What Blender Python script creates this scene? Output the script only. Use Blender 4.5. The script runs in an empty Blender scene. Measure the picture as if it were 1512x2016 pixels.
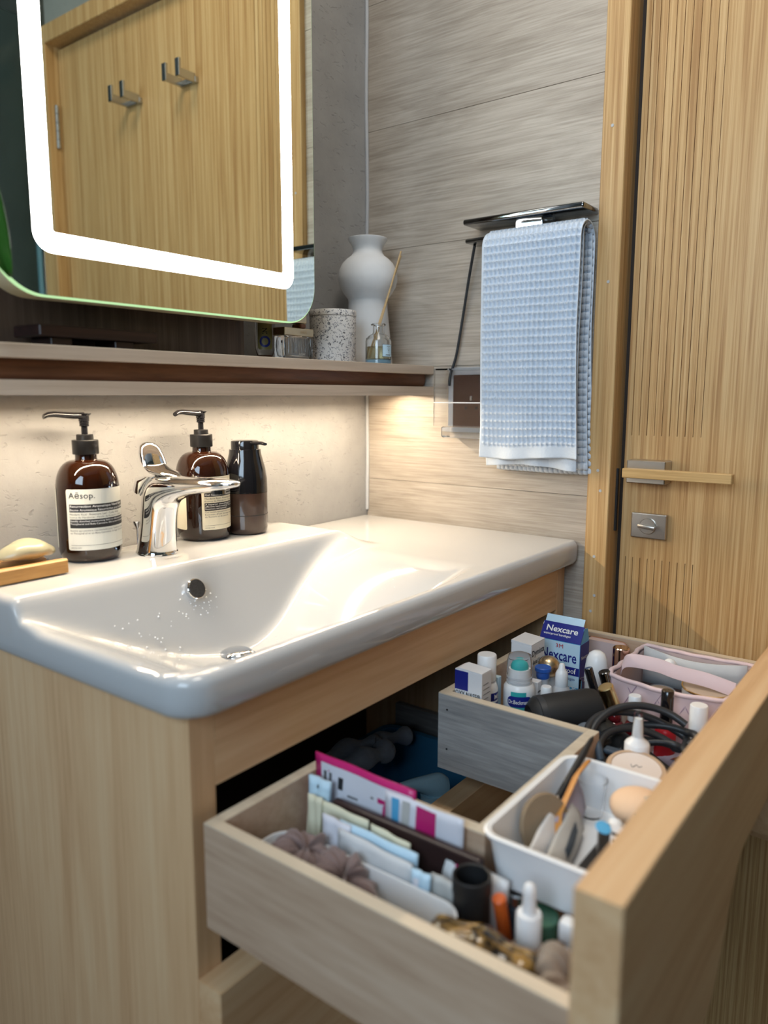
import bpy, bmesh, math, random
from mathutils import Vector, Matrix
random.seed(7)
C = bpy.context.scene.collection
SC = bpy.context.scene
PI = math.pi
# ------------------------------------------------------------------ camera
cam_d = bpy.data.cameras.new('camera'); cam = bpy.data.objects.new('camera', cam_d); C.objects.link(cam)
cam_d.sensor_fit = 'HORIZONTAL'; cam_d.sensor_width = 36.0; cam_d.lens = 36.0*1506.51/1512.0
yaw, pit, rol = -0.9229, -0.1519, 0.0019
_f = Vector((-math.sin(yaw)*math.cos(pit), math.cos(yaw)*math.cos(pit), math.sin(pit)))
_r = Vector((math.cos(yaw), math.sin(yaw), 0)); _u = _r.cross(_f)
r_ = _r*math.cos(rol)+_u*math.sin(rol); u_ = _u*math.cos(rol)-_r*math.sin(rol)
cam.matrix_world = Matrix(((r_.x, u_.x, -_f.x, -1.1057), (r_.y, u_.y, -_f.y, -0.8762), (r_.z, u_.z, -_f.z, 1.0700), (0, 0, 0, 1)))
cam_d.clip_start = 0.02
cam_d.dof.use_dof = True; cam_d.dof.focus_distance = 1.05; cam_d.dof.aperture_fstop = 4.4
SC.camera = cam
# ------------------------------------------------------------------ world, lights, exposure
w = bpy.data.worlds.new('world'); SC.world = w; w.use_nodes = True
bg = w.node_tree.nodes['Background']; bg.inputs[0].default_value = (0.55, 0.75, 1.0, 1); bg.inputs[1].default_value = 1.5
SC.view_settings.view_transform = 'Standard'; SC.view_settings.look = 'None'
SC.view_settings.exposure = 0.22; SC.view_settings.gamma = 1.0; SC.view_settings.use_curve_mapping = False
def area(name, loc, to, sx, sy, power, col):
    d = bpy.data.lights.new(name, 'AREA'); d.shape = 'RECTANGLE'; d.size = sx; d.size_y = sy; d.energy = power; d.color = col
    o = bpy.data.objects.new(name, d); C.objects.link(o); o.location = loc
    o.rotation_euler = (Vector(to)-Vector(loc)).to_track_quat('-Z', 'Y').to_euler(); return o
LED_W = 26.0; LED_M = 14.0
area('window_daylight', (-2.14, -0.92, 1.65), (0, -0.70, 1.30), 0.9, 0.8, 16.5, (0.66, 0.83, 1.0))
area('ceiling_panel_light', (-0.58, -0.56, 2.33), (-0.58, -0.56, 0), 0.4, 0.4, 7.0, (1.0, 0.90, 0.78))
area('shelf_light_strip', (-0.40, -0.080, 1.0706), (-0.40, -0.290, 0.0706), 0.74, 0.008, 3.8, (1.0, 0.81, 0.58))

# ------------------------------------------------------------------ material helpers
def srgb(h):
    v = [int(h[i:i+2], 16)/255 for i in (0, 2, 4)]
    return tuple((c/12.92 if c <= 0.04045 else ((c+0.055)/1.055)**2.4) for c in v)+(1,)
def col(c):
    if isinstance(c, str): return srgb(c)
    return tuple(c)+(1,) if len(c) == 3 else c
def newmat(name):
    m = bpy.data.materials.new(name); m.use_nodes = True
    nt = m.node_tree; return m, nt, nt.nodes['Principled BSDF']
def setin(b, **k):
    for n, v in k.items(): b.inputs[n.replace('_', ' ')].default_value = v
def plain(name, c, rough=0.5, metal=0.0, trans=0.0, ior=1.45, coat=0.0, alpha=1.0, sheen=0.0, var=0.0, bump=0.0, bscale=200, sss=0.0):
    m, nt, b = newmat(name); setin(b, Base_Color=col(c), Roughness=rough, Metallic=metal, IOR=ior, Alpha=alpha)
    b.inputs['Transmission Weight'].default_value = trans; b.inputs['Coat Weight'].default_value = coat
    b.inputs['Sheen Weight'].default_value = sheen
    tc = nt.nodes.new('ShaderNodeTexCoord'); nz = nt.nodes.new('ShaderNodeTexNoise')
    nz.inputs['Scale'].default_value = bscale; nz.inputs['Detail'].default_value = 4
    nt.links.new(tc.outputs['Object'], nz.inputs['Vector'])
    if var:
        mx = nt.nodes.new('ShaderNodeMix'); mx.data_type = 'RGBA'; c0 = col(c)
        mx.inputs[6].default_value = c0; mx.inputs[7].default_value = tuple(x*(1-var) for x in c0[:3])+(1,)
        nt.links.new(nz.outputs['Fac'], mx.inputs[0]); nt.links.new(mx.outputs[2], b.inputs['Base Color'])
    if bump:
        bp = nt.nodes.new('ShaderNodeBump'); bp.inputs['Strength'].default_value = bump; bp.inputs['Distance'].default_value = 0.002
        nt.links.new(nz.outputs['Fac'], bp.inputs['Height']); nt.links.new(bp.outputs['Normal'], b.inputs['Normal'])
    return m
def wood(name, cols, axis, fine=90, along=2.5, broad=9, rough=0.5, bump=0.15, tone=0.12, coat=0.0, seed=0.0, distort=0.6, mixf=0.5, ramp=(0.33, 0.68)):
    """axis: grain direction 0/1/2; cols: three colours dark -> light"""
    m, nt, b = newmat(name); N = nt.nodes; L = nt.links
    setin(b, Roughness=rough); b.inputs['Coat Weight'].default_value = coat
    tc = N.new('ShaderNodeTexCoord'); oi = N.new('ShaderNodeObjectInfo')
    add = N.new('ShaderNodeVectorMath'); add.operation = 'ADD'
    sc = N.new('ShaderNodeVectorMath'); sc.operation = 'SCALE'; sc.inputs[0].default_value = (7.3+seed, 5.1, 9.7); L.new(oi.outputs['Random'], sc.inputs['Scale'])
    L.new(tc.outputs['Object'], add.inputs[0]); L.new(sc.outputs[0], add.inputs[1])
    def nz(s_ac, s_al, det, dist):
        mp = N.new('ShaderNodeMapping'); s = [s_ac]*3; s[axis] = s_al; mp.inputs['Scale'].default_value = s
        n = N.new('ShaderNodeTexNoise'); n.inputs['Scale'].default_value = 1.0; n.inputs['Detail'].default_value = det
        n.inputs['Distortion'].default_value = dist; n.inputs['Roughness'].default_value = 0.6
        L.new(add.outputs[0], mp.inputs[0]); L.new(mp.outputs[0], n.inputs['Vector']); return n
    n1 = nz(fine*2.2, along*3, 4, 0.2); n2 = nz(broad*2.5, along, 5, distort)
    mx = N.new('ShaderNodeMix'); mx.data_type = 'FLOAT'; mx.inputs[0].default_value = mixf
    L.new(n1.outputs['Fac'], mx.inputs[2]); L.new(n2.outputs['Fac'], mx.inputs[3])
    rp = N.new('ShaderNodeValToRGB'); e = rp.color_ramp.elements
    e[0].position = ramp[0]; e[0].color = col(cols[0]); e[1].position = ramp[1]; e[1].color = col(cols[2])
    k = rp.color_ramp.elements.new(0.5); k.color = col(cols[1]); L.new(mx.outputs[0], rp.inputs[0])
    hs = N.new('ShaderNodeHueSaturation'); mr = N.new('ShaderNodeMapRange'); mr.inputs[3].default_value = 1-tone; mr.inputs[4].default_value = 1+tone
    L.new(oi.outputs['Random'], mr.inputs[0]); L.new(mr.outputs[0], hs.inputs['Value']); L.new(rp.outputs[0], hs.inputs['Color'])
    L.new(hs.outputs[0], b.inputs['Base Color'])
    bp = N.new('ShaderNodeBump'); bp.inputs['Strength'].default_value = bump; bp.inputs['Distance'].default_value = 0.001
    L.new(n1.outputs['Fac'], bp.inputs['Height']); L.new(bp.outputs[0], b.inputs['Normal'])
    return m
def concrete(name, c1, c2, scale=6):
    m, nt, b = newmat(name); N = nt.nodes; L = nt.links; setin(b, Roughness=0.75)
    tc = N.new('ShaderNodeTexCoord')
    a = N.new('ShaderNodeTexNoise'); a.inputs['Scale'].default_value = scale; a.inputs['Detail'].default_value = 8; a.inputs['Roughness'].default_value = 0.65
    p = N.new('ShaderNodeTexNoise'); p.inputs['Scale'].default_value = 95; p.inputs['Detail'].default_value = 5; p.inputs['Distortion'].default_value = 1.2
    mp = N.new('ShaderNodeMapping'); mp.inputs['Scale'].default_value = (0.7, 1, 1.4); L.new(tc.outputs['Object'], mp.inputs[0])
    L.new(tc.outputs['Object'], a.inputs['Vector']); L.new(mp.outputs[0], p.inputs['Vector'])
    r = N.new('ShaderNodeValToRGB'); r.color_ramp.elements[0].color = col(c1); r.color_ramp.elements[1].color = col(c2)
    r.color_ramp.elements[0].position = 0.3; r.color_ramp.elements[1].position = 0.7; L.new(a.outputs['Fac'], r.inputs[0])
    pr = N.new('ShaderNodeValToRGB'); pr.color_ramp.elements[0].position = 0.30; pr.color_ramp.elements[0].color = (0, 0, 0, 1); pr.color_ramp.elements[1].position = 0.40
    L.new(p.outputs['Fac'], pr.inputs[0])
    mx = N.new('ShaderNodeMix'); mx.data_type = 'RGBA'; mx.blend_type = 'MULTIPLY'; mx.inputs[0].default_value = 0.10
    L.new(r.outputs[0], mx.inputs[6]); L.new(pr.outputs[0], mx.inputs[7]); L.new(mx.outputs[2], b.inputs['Base Color'])
    bp = N.new('ShaderNodeBump'); bp.inputs['Strength'].default_value = 0.4; bp.inputs['Distance'].default_value = 0.002
    L.new(pr.outputs[0], bp.inputs['Height'])
    bp2 = N.new('ShaderNodeBump'); bp2.inputs['Strength'].default_value = 0.35; bp2.inputs['Distance'].default_value = 0.006
    L.new(a.outputs['Fac'], bp2.inputs['Height']); L.new(bp.outputs[0], bp2.inputs['Normal']); L.new(bp2.outputs[0], b.inputs['Normal'])
    return m
def terrazzo(name):
    m, nt, b = newmat(name); N = nt.nodes; L = nt.links; setin(b, Roughness=0.5)
    tc = N.new('ShaderNodeTexCoord'); out = None; prev = None
    base = col((0.74, 0.72, 0.70))
    for i, (sc, th, c) in enumerate(((230, 0.34, (0.14, 0.14, 0.15)), (300, 0.24, (0.02, 0.02, 0.025)), (260, 0.36, (0.34, 0.34, 0.36)))):
        n0 = N.new('ShaderNodeTexNoise'); n0.inputs['Scale'].default_value = 150; add = N.new('ShaderNodeVectorMath'); add.operation = 'MULTIPLY_ADD'
        add.inputs[1].default_value = (0.012, 0.012, 0.012); L.new(tc.outputs['Object'], n0.inputs['Vector']); L.new(n0.outputs['Color'], add.inputs[0]); L.new(tc.outputs['Object'], add.inputs[2])
        off = N.new('ShaderNodeVectorMath'); off.operation = 'ADD'; off.inputs[1].default_value = (i*3.1, i*1.7, i*.9); L.new(add.outputs[0], off.inputs[0])
        v = N.new('ShaderNodeTexVoronoi'); v.inputs['Scale'].default_value = sc; L.new(off.outputs[0], v.inputs['Vector'])
        lt = N.new('ShaderNodeMath'); lt.operation = 'LESS_THAN'; lt.inputs[1].default_value = th; L.new(v.outputs['Distance'], lt.inputs[0])
        sel = N.new('ShaderNodeSeparateColor'); L.new(v.outputs['Color'], sel.inputs[0])
        gt = N.new('ShaderNodeMath'); gt.operation = 'LESS_THAN'; gt.inputs[1].default_value = 0.55; L.new(sel.outputs[0], gt.inputs[0])
        mu = N.new('ShaderNodeMath'); mu.operation = 'MULTIPLY'; L.new(lt.outputs[0], mu.inputs[0]); L.new(gt.outputs[0], mu.inputs[1])
        mx = N.new('ShaderNodeMix'); mx.data_type = 'RGBA'; mx.inputs[6].default_value = base; mx.inputs[7].default_value = col(c)
        if prev: L.new(prev, mx.inputs[6])
        L.new(mu.outputs[0], mx.inputs[0]); prev = mx.outputs[2]
    L.new(prev, b.inputs['Base Color']); return m
def emit(name, c, s):
    m, nt, b = newmat(name); setin(b, Base_Color=(0, 0, 0, 1), Emission_Color=col(c), Emission_Strength=s); return m
def tortoise(name):
    m, nt, b = newmat(name); N = nt.nodes; setin(b, Roughness=0.15)
    tc = N.new('ShaderNodeTexCoord'); n = N.new('ShaderNodeTexNoise'); n.inputs['Scale'].default_value = 70; n.inputs['Detail'].default_value = 2; n.inputs['Distortion'].default_value = 1
    r = N.new('ShaderNodeValToRGB'); r.color_ramp.elements[0].position = .42; r.color_ramp.elements[0].color = (0.012, 0.007, 0.003, 1); r.color_ramp.elements[1].position = .6; r.color_ramp.elements[1].color = (0.32, 0.19, 0.05, 1)
    nt.links.new(tc.outputs['Object'], n.inputs['Vector']); nt.links.new(n.outputs['Fac'], r.inputs[0]); nt.links.new(r.outputs[0], b.inputs['Base Color']); return m

M = {}
OAK = [(0.58, 0.33, 0.16), (0.71, 0.45, 0.24), (0.79, 0.555, 0.325)]
M['oak_v'] = wood('oak_vertical', OAK, 2, mixf=0.62, fine=62, along=1.6, broad=7, tone=0.04)
M['oak_h'] = wood('oak_horizontal', OAK, 0, mixf=0.62, fine=62, along=1.6, broad=9, tone=0.04)
M['oak_y'] = wood('oak_depth', OAK, 1, mixf=0.62, fine=62, along=1.6, broad=9, tone=0.04)
M['shelf'] = wood('pale_oak_shelf', [(0.42, 0.33, 0.25), (0.52, 0.42, 0.33), (0.60, 0.50, 0.41)], 0, fine=80, along=2, tone=0.02)
M['box_oak'] = wood('drawer_box_board', [(0.42, 0.275, 0.18), (0.53, 0.37, 0.255), (0.62, 0.465, 0.34)], 1, fine=60, along=3, tone=0.03)
M['box_edge'] = wood('drawer_box_edge', [(0.55, 0.45, 0.33), (0.63, 0.53, 0.40), (0.70, 0.60, 0.46)], 1, fine=60, along=2, tone=0.02)
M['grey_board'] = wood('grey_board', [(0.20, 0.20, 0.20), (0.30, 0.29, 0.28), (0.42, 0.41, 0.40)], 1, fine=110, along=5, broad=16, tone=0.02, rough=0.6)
M['tile'] = wood('wood_look_tile', [(0.30, 0.255, 0.205), (0.42, 0.365, 0.305), (0.53, 0.475, 0.405)], 1, fine=170, along=3.4, broad=8, tone=0.09, rough=0.42, bump=0.25, distort=1.2, mixf=0.52, ramp=(0.36, 0.64))
M['bamboo'] = wood('bamboo', [(0.38, 0.205, 0.075), (0.53, 0.325, 0.135), (0.63, 0.425, 0.205)], 2, ramp=(0.38, 0.62), mixf=0.28, fine=150, along=1.2, broad=32, tone=0.01, rough=0.38, bump=0.08, distort=0.15)
M['bamboo_h'] = wood('bamboo_lever', [(0.44, 0.27, 0.10), (0.56, 0.36, 0.15), (0.64, 0.43, 0.20)], 1, fine=150, along=3, broad=40, tone=0.01, rough=0.35)
M['walnut'] = wood('dark_walnut', [(0.10, 0.036, 0.016), (0.19, 0.072, 0.030), (0.28, 0.115, 0.052)], 0, fine=60, along=4, broad=14, rough=0.4, tone=0.02)
M['darkwood'] = wood('dark_brown_panel', [(0.075, 0.045, 0.030), (0.12, 0.074, 0.050), (0.19, 0.122, 0.084)], 2, fine=90, along=1.5, broad=22, rough=0.5, tone=0.02, distort=1.0)
M['stand'] = wood('dark_stand', [(0.010, 0.004, 0.004), (0.022, 0.009, 0.008), (0.04, 0.016, 0.013)], 0, rough=0.4)
M['dish'] = wood('oiled_beech', [(0.42, 0.20, 0.055), (0.56, 0.29, 0.09), (0.66, 0.37, 0.13)], 0, fine=100, along=6, broad=25, rough=0.45)
M['floor'] = wood('floor_boards', [(0.05, 0.03, 0.018), (0.08, 0.05, 0.03), (0.12, 0.08, 0.05)], 1, rough=0.4)
M['concrete'] = concrete('cement_plaster', (0.29, 0.292, 0.295), (0.40, 0.402, 0.405))
M['wallpaint'] = concrete('grey_plaster', (0.22, 0.23, 0.21), (0.30, 0.31, 0.28), 3)
M['darkwall'] = concrete('dark_plaster', (0.045, 0.052, 0.046), (0.085, 0.095, 0.082), 3)
M['ceiling'] = plain('ceiling_paint', (0.62, 0.62, 0.60), 0.8, var=.05, bscale=4)
M['ceramic'] = plain('white_ceramic', (0.53, 0.535, 0.54), 0.07, coat=0.3, var=.02, bscale=3)
M['chrome'] = plain('chrome', (0.80, 0.81, 0.83), 0.04, metal=1, var=.03, bscale=20)
M['chrome_d'] = plain('dark_chrome', (0.30, 0.31, 0.32), 0.10, metal=1, var=.3, bscale=60)
M['nickel'] = plain('brushed_nickel', (0.55, 0.51, 0.46), 0.30, metal=1, var=.06, bscale=90)
M['steel'] = plain('steel', (0.55, 0.56, 0.57), 0.25, metal=1, var=.1, bscale=40)
M['gold'] = plain('gold_metal', (0.80, 0.60, 0.30), 0.22, metal=1, var=.05, bscale=30)
M['brass'] = plain('pale_gold', (0.60, 0.47, 0.30), 0.30, metal=1, var=.05, bscale=30)
M['rosegold'] = plain('rose_gold', (0.72, 0.50, 0.40), 0.10, metal=1, var=.03, bscale=30)
M['mirror'] = plain('mirror_glass', (0.80, 0.84, 0.76), 0.0, metal=1)
M['mirror_edge'] = emit('glass_edge_glow', (0.62, 1.0, 0.50), 0.75)  # emission stands in for border light showing through the glass edge, no lamp
M['mirror_back'] = plain('mirror_frame', (0.75, 0.68, 0.46), 0.35, var=.05, bscale=30)
M['led'] = emit('led_white', (1.0, 0.975, 0.93), LED_M)
M['led_warm'] = emit('led_warm', (1.0, 0.78, 0.48), 6.0)
M['amber'] = plain('amber_glass', (0.024, 0.0062, 0.0018), 0.03, trans=0.36, ior=1.5, coat=0.4, var=.2, bscale=25)
M['amber_d'] = plain('amber_glass_dark', (0.020, 0.0060, 0.0025), 0.03, trans=0.26, ior=1.5, coat=0.4, var=.2, bscale=25)
M['black'] = plain('black_plastic', (0.008, 0.008, 0.009), 0.32, var=.2, bscale=50)
M['black_m'] = plain('black_matte', (0.014, 0.014, 0.015), 0.55, var=.2, bscale=80)
M['blackgloss'] = plain('black_gloss', (0.007, 0.007, 0.009), 0.10, coat=.5, var=.2, bscale=30)
M['cord'] = plain('cord_rubber', (0.028, 0.030, 0.034), 0.42, var=.2, bscale=60)
M['brownglass'] = plain('brown_translucent', (0.058, 0.033, 0.025), 0.12, coat=.4, var=.15, bscale=30)
M['label'] = plain('label_paper', (0.75, 0.75, 0.68), 0.45, var=.03, bscale=40)
M['label2'] = plain('label_cream', (0.74, 0.70, 0.56), 0.45, var=.04, bscale=40)
M['ink'] = plain('ink_black', (0.02, 0.02, 0.022), 0.5, var=.1)
M['ink_g'] = plain('ink_grey', (0.12, 0.12, 0.125), 0.5, var=.1)
M['inkw'] = plain('ink_white', (0.80, 0.80, 0.79), 0.5, var=.03)
M['navy'] = plain('ink_navy', (0.014, 0.022, 0.22), 0.4, var=.1)
M['blue'] = plain('cap_blue', (0.02, 0.10, 0.42), 0.35, var=.1)
M['sky'] = plain('pack_light_blue', (0.10, 0.42, 0.72), 0.35, var=.1)
M['paleblue'] = plain('pack_pale_blue', (0.52, 0.72, 0.86), 0.35, var=.05)
M['teal'] = plain('pack_teal', (0.04, 0.42, 0.42), 0.35, var=.1)
M['red'] = plain('ink_red', (0.50, 0.015, 0.025), 0.35, var=.1)
M['darkred'] = plain('polish_dark_red', (0.16, 0.008, 0.014), 0.10, coat=.6, var=.1)
M['coral'] = plain('coral', (0.66, 0.22, 0.18), 0.4, var=.05)
M['khaki'] = plain('khaki_label', (0.30, 0.25, 0.09), 0.4, var=.2, bscale=90)
M['yellow'] = plain('ink_yellow', (0.75, 0.52, 0.04), 0.4, var=.05)
M['white'] = plain('white_plastic', (0.78, 0.79, 0.80), 0.30, var=.02, bscale=20)
M['card'] = plain('white_card', (0.74, 0.75, 0.77), 0.55, var=.04, bscale=20)
M['vase'] = plain('matte_white_clay', (0.74, 0.75, 0.76), 0.6, var=.05, bscale=120, bump=.06)
M['clear'] = plain('clear_plastic', (0.96, 0.97, 0.98), 0.03, trans=1.0, ior=1.12)
M['glass'] = plain('clear_glass', (0.97, 0.98, 0.98), 0.0, trans=1.0, ior=1.45)
M['frost'] = plain('frosted_plastic', (0.80, 0.82, 0.85), 0.35, trans=0.55, ior=1.3)
M['oil'] = plain('yellow_oil', (0.90, 0.84, 0.55), 0.02, trans=0.9, ior=1.33)
M['bluewater'] = plain('pale_blue_glass_base', (0.45, 0.75, 0.95), 0.05, trans=0.3, var=.05)
M['terrazzo'] = terrazzo('terrazzo')
M['reed'] = plain('reed', (0.58, 0.40, 0.20), 0.6, var=.15, bscale=90)
M['towel'] = plain('waffle_cotton', (0.59, 0.66, 0.75), 0.9, sheen=.3, var=.08, bscale=300, bump=.25)
M['towel_d'] = plain('grey_terry', (0.36, 0.40, 0.47), 0.95, sheen=.3, var=.3, bscale=120, bump=.5)
M['soap'] = plain('olive_soap', (0.42, 0.40, 0.27), 0.30, coat=.2, var=.12, bscale=35)
M['pink'] = plain('pink_satin', (0.66, 0.50, 0.51), 0.45, sheen=.3, var=.08, bscale=60)
M['pink_d'] = plain('pink_lining', (0.60, 0.46, 0.44), 0.6, var=.08, bscale=60)
M['stitch'] = plain('stitch', (0.36, 0.25, 0.32), 0.7, var=.1)
M['lining'] = plain('grey_lining', (0.50, 0.51, 0.52), 0.6, var=.1, bscale=80)
M['magenta'] = plain('pack_magenta', (0.52, 0.02, 0.16), 0.30, var=.08)
M['packwhite'] = plain('pack_white', (0.70, 0.71, 0.78), 0.30, var=.08, bscale=40)
M['cream'] = plain('cream_card', (0.68, 0.66, 0.50), 0.5, var=.06)
M['sachet'] = plain('sachet_white', (0.66, 0.67, 0.68), 0.35, var=.12, bscale=60, bump=.4)
M['sachet_g'] = plain('sachet_grey', (0.50, 0.50, 0.48), 0.4, var=.12, bscale=60, bump=.4)
M['maroon'] = plain('dark_maroon', (0.030, 0.013, 0.012), 0.4, var=.2, bscale=60)
M['mauve'] = plain('mauve_fabric', (0.235, 0.165, 0.155), 0.85, sheen=.3, var=.25, bscale=90, bump=.3)
M['taupe'] = plain('taupe_fabric', (0.27, 0.215, 0.165), 0.85, sheen=.3, var=.25, bscale=90, bump=.3)
M['orange'] = plain('orange', (0.62, 0.11, 0.015), 0.35, var=.1)
M['spat'] = plain('orange_wood', (0.56, 0.25, 0.06), 0.4, var=.15, bscale=60)
M['sponge'] = plain('beige_sponge', (0.80, 0.55, 0.36), 0.8, var=.06, bscale=200, bump=.2)
M['pad'] = plain('brown_pad', (0.26, 0.19, 0.12), 0.8, var=.2, bscale=90, bump=.4)
M['foil'] = plain('silver_foil', (0.72, 0.72, 0.70), 0.25, metal=.5, var=.2, bscale=70, bump=.6)
M['greenglass'] = plain('green_glass', (0.10, 0.26, 0.17), 0.08, trans=.4, var=.2, bscale=30)
M['beige'] = plain('beige_compact', (0.52, 0.37, 0.25), 0.35, var=.05)
M['pale'] = plain('compact_lid', (0.70, 0.62, 0.57), 0.4, var=.03)
M['tan'] = plain('tan_powder', (0.46, 0.36, 0.28), 0.45, var=.06)
M['fabric'] = plain('lilac_fabric', (0.34, 0.30, 0.38), 0.8, sheen=.2, var=.15, bscale=40)
M['strap'] = plain('blue_grey_rubber', (0.055, 0.080, 0.11), 0.45, var=.15)
M['leaf'] = plain('leaf_green', (0.045, 0.16, 0.022), 0.25, coat=.3, var=.35, bscale=25)
M['pot'] = plain('white_pot', (0.6, 0.6, 0.58), 0.5, var=.05)
M['bluetub'] = plain('blue_tub', (0.05, 0.22, 0.40), 0.35, var=.1)
M['bluebottle'] = plain('pale_blue_bottle', (0.40, 0.62, 0.72), 0.22, coat=.3, var=.1)
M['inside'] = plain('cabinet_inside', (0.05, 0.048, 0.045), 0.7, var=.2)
M['dark_gap'] = plain('door_gap_shade', (0.02, 0.012, 0.008), 0.7, var=.1)  # near-black colour stands in for the shade in the gap beside the door
M['pane'] = plain('shower_glass', (0.80, 0.92, 0.90), 0.0, trans=1.0, ior=1.2)
M['panedge'] = plain('glass_edge_blue', (0.25, 0.50, 0.62), 0.1, trans=.3)
M['curtain'] = plain('pale_grey_curtain', (0.42, 0.44, 0.40), 0.8, var=.1, bscale=20)
M['sockface'] = plain('brown_mirror_plate', (0.075, 0.038, 0.025), 0.35, var=.1, bscale=30)
M['drop'] = plain('water_drop', (0.85, 0.86, 0.88), 0.05, coat=.5)
M['disc'] = plain('speckled_dark_steel', (0.10, 0.10, 0.105), 0.35, metal=.4, var=.7, bscale=500)
M['silicone'] = plain('caulk', (0.52, 0.54, 0.57), 0.5, var=.1, bscale=80)

# ------------------------------------------------------------------ mesh helpers
def link(name, me, mat, parent=None, loc=None):
    o = bpy.data.objects.new(name, me); C.objects.link(o)
    if mat is not None and not me.materials: me.materials.append(M[mat] if isinstance(mat, str) else mat)
    if parent: o.parent = parent
    if loc: o.location = loc
    return o
def obj(name, bm, mat, parent=None, smooth=None, loc=None):
    bmesh.ops.recalc_face_normals(bm, faces=bm.faces)
    me = bpy.data.meshes.new(name); bm.to_mesh(me); bm.free()
    if smooth is not None:
        me.polygons.foreach_set('use_smooth', [True]*len(me.polygons))
        if smooth < 180: me.set_sharp_from_angle(angle=math.radians(smooth))
    return link(name, me, mat, parent, loc)
def tag(o, label, cat, group=None):
    o['label'] = label; o['category'] = cat
    if group: o['group'] = group
    return o
def struct(o, label=None):
    o['kind'] = 'structure'
    if label: o['label'] = label
    return o
def thing(name, label, cat, loc=(0, 0, 0), rot=(0, 0, 0), group=None):
    o = bpy.data.objects.new(name, None); C.objects.link(o); o.location = loc; o.rotation_euler = rot; o.empty_display_size = 0.02
    return tag(o, label, cat, group)
def B(): return bmesh.new()
def box(x0, x1, y0, y1, z0, z1, bev=0.0, seg=2, bm=None):
    b = bmesh.new(); bmesh.ops.create_cube(b, size=1.0)
    for v in b.verts: v.co = Vector(((x0+x1)/2+v.co.x*abs(x1-x0), (y0+y1)/2+v.co.y*abs(y1-y0), (z0+z1)/2+v.co.z*abs(z1-z0)))
    if bev: bmesh.ops.bevel(b, geom=list(b.edges), offset=bev, segments=seg, profile=0.5, affect='EDGES')
    return merge(bm, b)
def merge(bm, b):
    if bm is None: return b
    me = bpy.data.meshes.new('tmp'); b.to_mesh(me); b.free(); bm.from_mesh(me); bpy.data.meshes.remove(me); return bm
def xf(b, mat):
    bmesh.ops.transform(b, matrix=mat, verts=b.verts); return b
def lathe(prof, seg=32, bm=None, at=(0, 0, 0), a0=0, a1=2*PI, axis=None):
    b = bmesh.new(); full = abs(a1-a0-2*PI) < 1e-6; n = seg if full else seg+1; rings = []
    for r, z in prof:
        if r < 1e-7: rings.append([b.verts.new((0, 0, z))])
        else: rings.append([b.verts.new((r*math.cos(a0+(a1-a0)*i/seg), r*math.sin(a0+(a1-a0)*i/seg), z)) for i in range(n)])
    for A, Bq in zip(rings, rings[1:]):
        for i in range(seg):
            j = (i+1) % n
            q = [A[0] if len(A) == 1 else A[i], A[0] if len(A) == 1 else A[j], Bq[0] if len(Bq) == 1 else Bq[j], Bq[0] if len(Bq) == 1 else Bq[i]]
            q = list(dict.fromkeys(q))
            if len(q) > 2: b.faces.new(q)
    if axis is not None: xf(b, Vector((0, 0, 1)).rotation_difference(Vector(axis)).to_matrix().to_4x4())
    xf(b, Matrix.Translation(at)); return merge(bm, b)
def cyl(r, z0, z1, seg=28, bev=0.0, bm=None, at=(0, 0, 0), axis=None, r2=None):
    r2 = r if r2 is None else r2; e = bev
    p = [(0, z0), (r-e, z0)]+([(r, z0+e)] if e else [])+([(r2, z1-e)] if e else [(r2, z1)])+([(r2-e, z1)] if e else [])+[(0, z1)]
    return lathe(p, seg, bm, at, axis=axis)
def ring_loft(secs, n=24, closed=False, bm=None, power=2.0, cap=True):
    """secs: (centre, xvec, yvec, a, b)"""
    b = bmesh.new(); rings = []
    for c, xv, yv, a, bb in secs:
        c = Vector(c); xv = Vector(xv); yv = Vector(yv); rg = []
        for i in range(n):
            t = 2*PI*i/n; ct, st = math.cos(t), math.sin(t)
            s = (abs(ct)**power+abs(st)**power)**(-1/power)
            rg.append(b.verts.new(c+xv*(a*ct*s)+yv*(bb*st*s)))
        rings.append(rg)
    pairs = list(zip(rings, rings[1:]))+([(rings[-1], rings[0])] if closed else [])
    for A, Bq in pairs:
        for i in range(n): b.faces.new((A[i], A[(i+1) % n], Bq[(i+1) % n], Bq[i]))
    if cap and not closed: b.faces.new(rings[0]); b.faces.new(rings[-1])
    return merge(bm, b)
def tube(pts, r, n=10, closed=False, bm=None):
    pts = [Vector(p) for p in pts]; secs = []; up = Vector((0.3, 0.2, 1)).normalized(); N = len(pts)
    for i, p in enumerate(pts):
        a = pts[(i-1) % N] if (closed or i) else p; c = pts[(i+1) % N] if (closed or i < N-1) else p
        t = (c-a).normalized(); x = t.cross(up)
        if x.length < 1e-4: x = t.cross(Vector((1, 0, 0)))
        x.normalize(); y = t.cross(x); rr = r[i] if isinstance(r, (list, tuple)) else r
        secs.append((p, x, y, rr, rr))
    return ring_loft(secs, n, closed, bm)
def spline(pts, k=8, closed=False):
    P = [Vector(p) for p in pts]; out = []; N = len(P)
    for i in range(N if closed else N-1):
        g = (lambda j: P[j % N]) if closed else (lambda j: P[min(max(j, 0), N-1)])
        a, b_, c, d = g(i-1), g(i), g(i+1), g(i+2)
        for s in range(k):
            t = s/k; out.append(0.5*((2*b_)+(-a+c)*t+(2*a-5*b_+4*c-d)*t*t+(-a+3*b_-3*c+d)*t**3))
    if not closed: out.append(P[-1])
    return out
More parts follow.
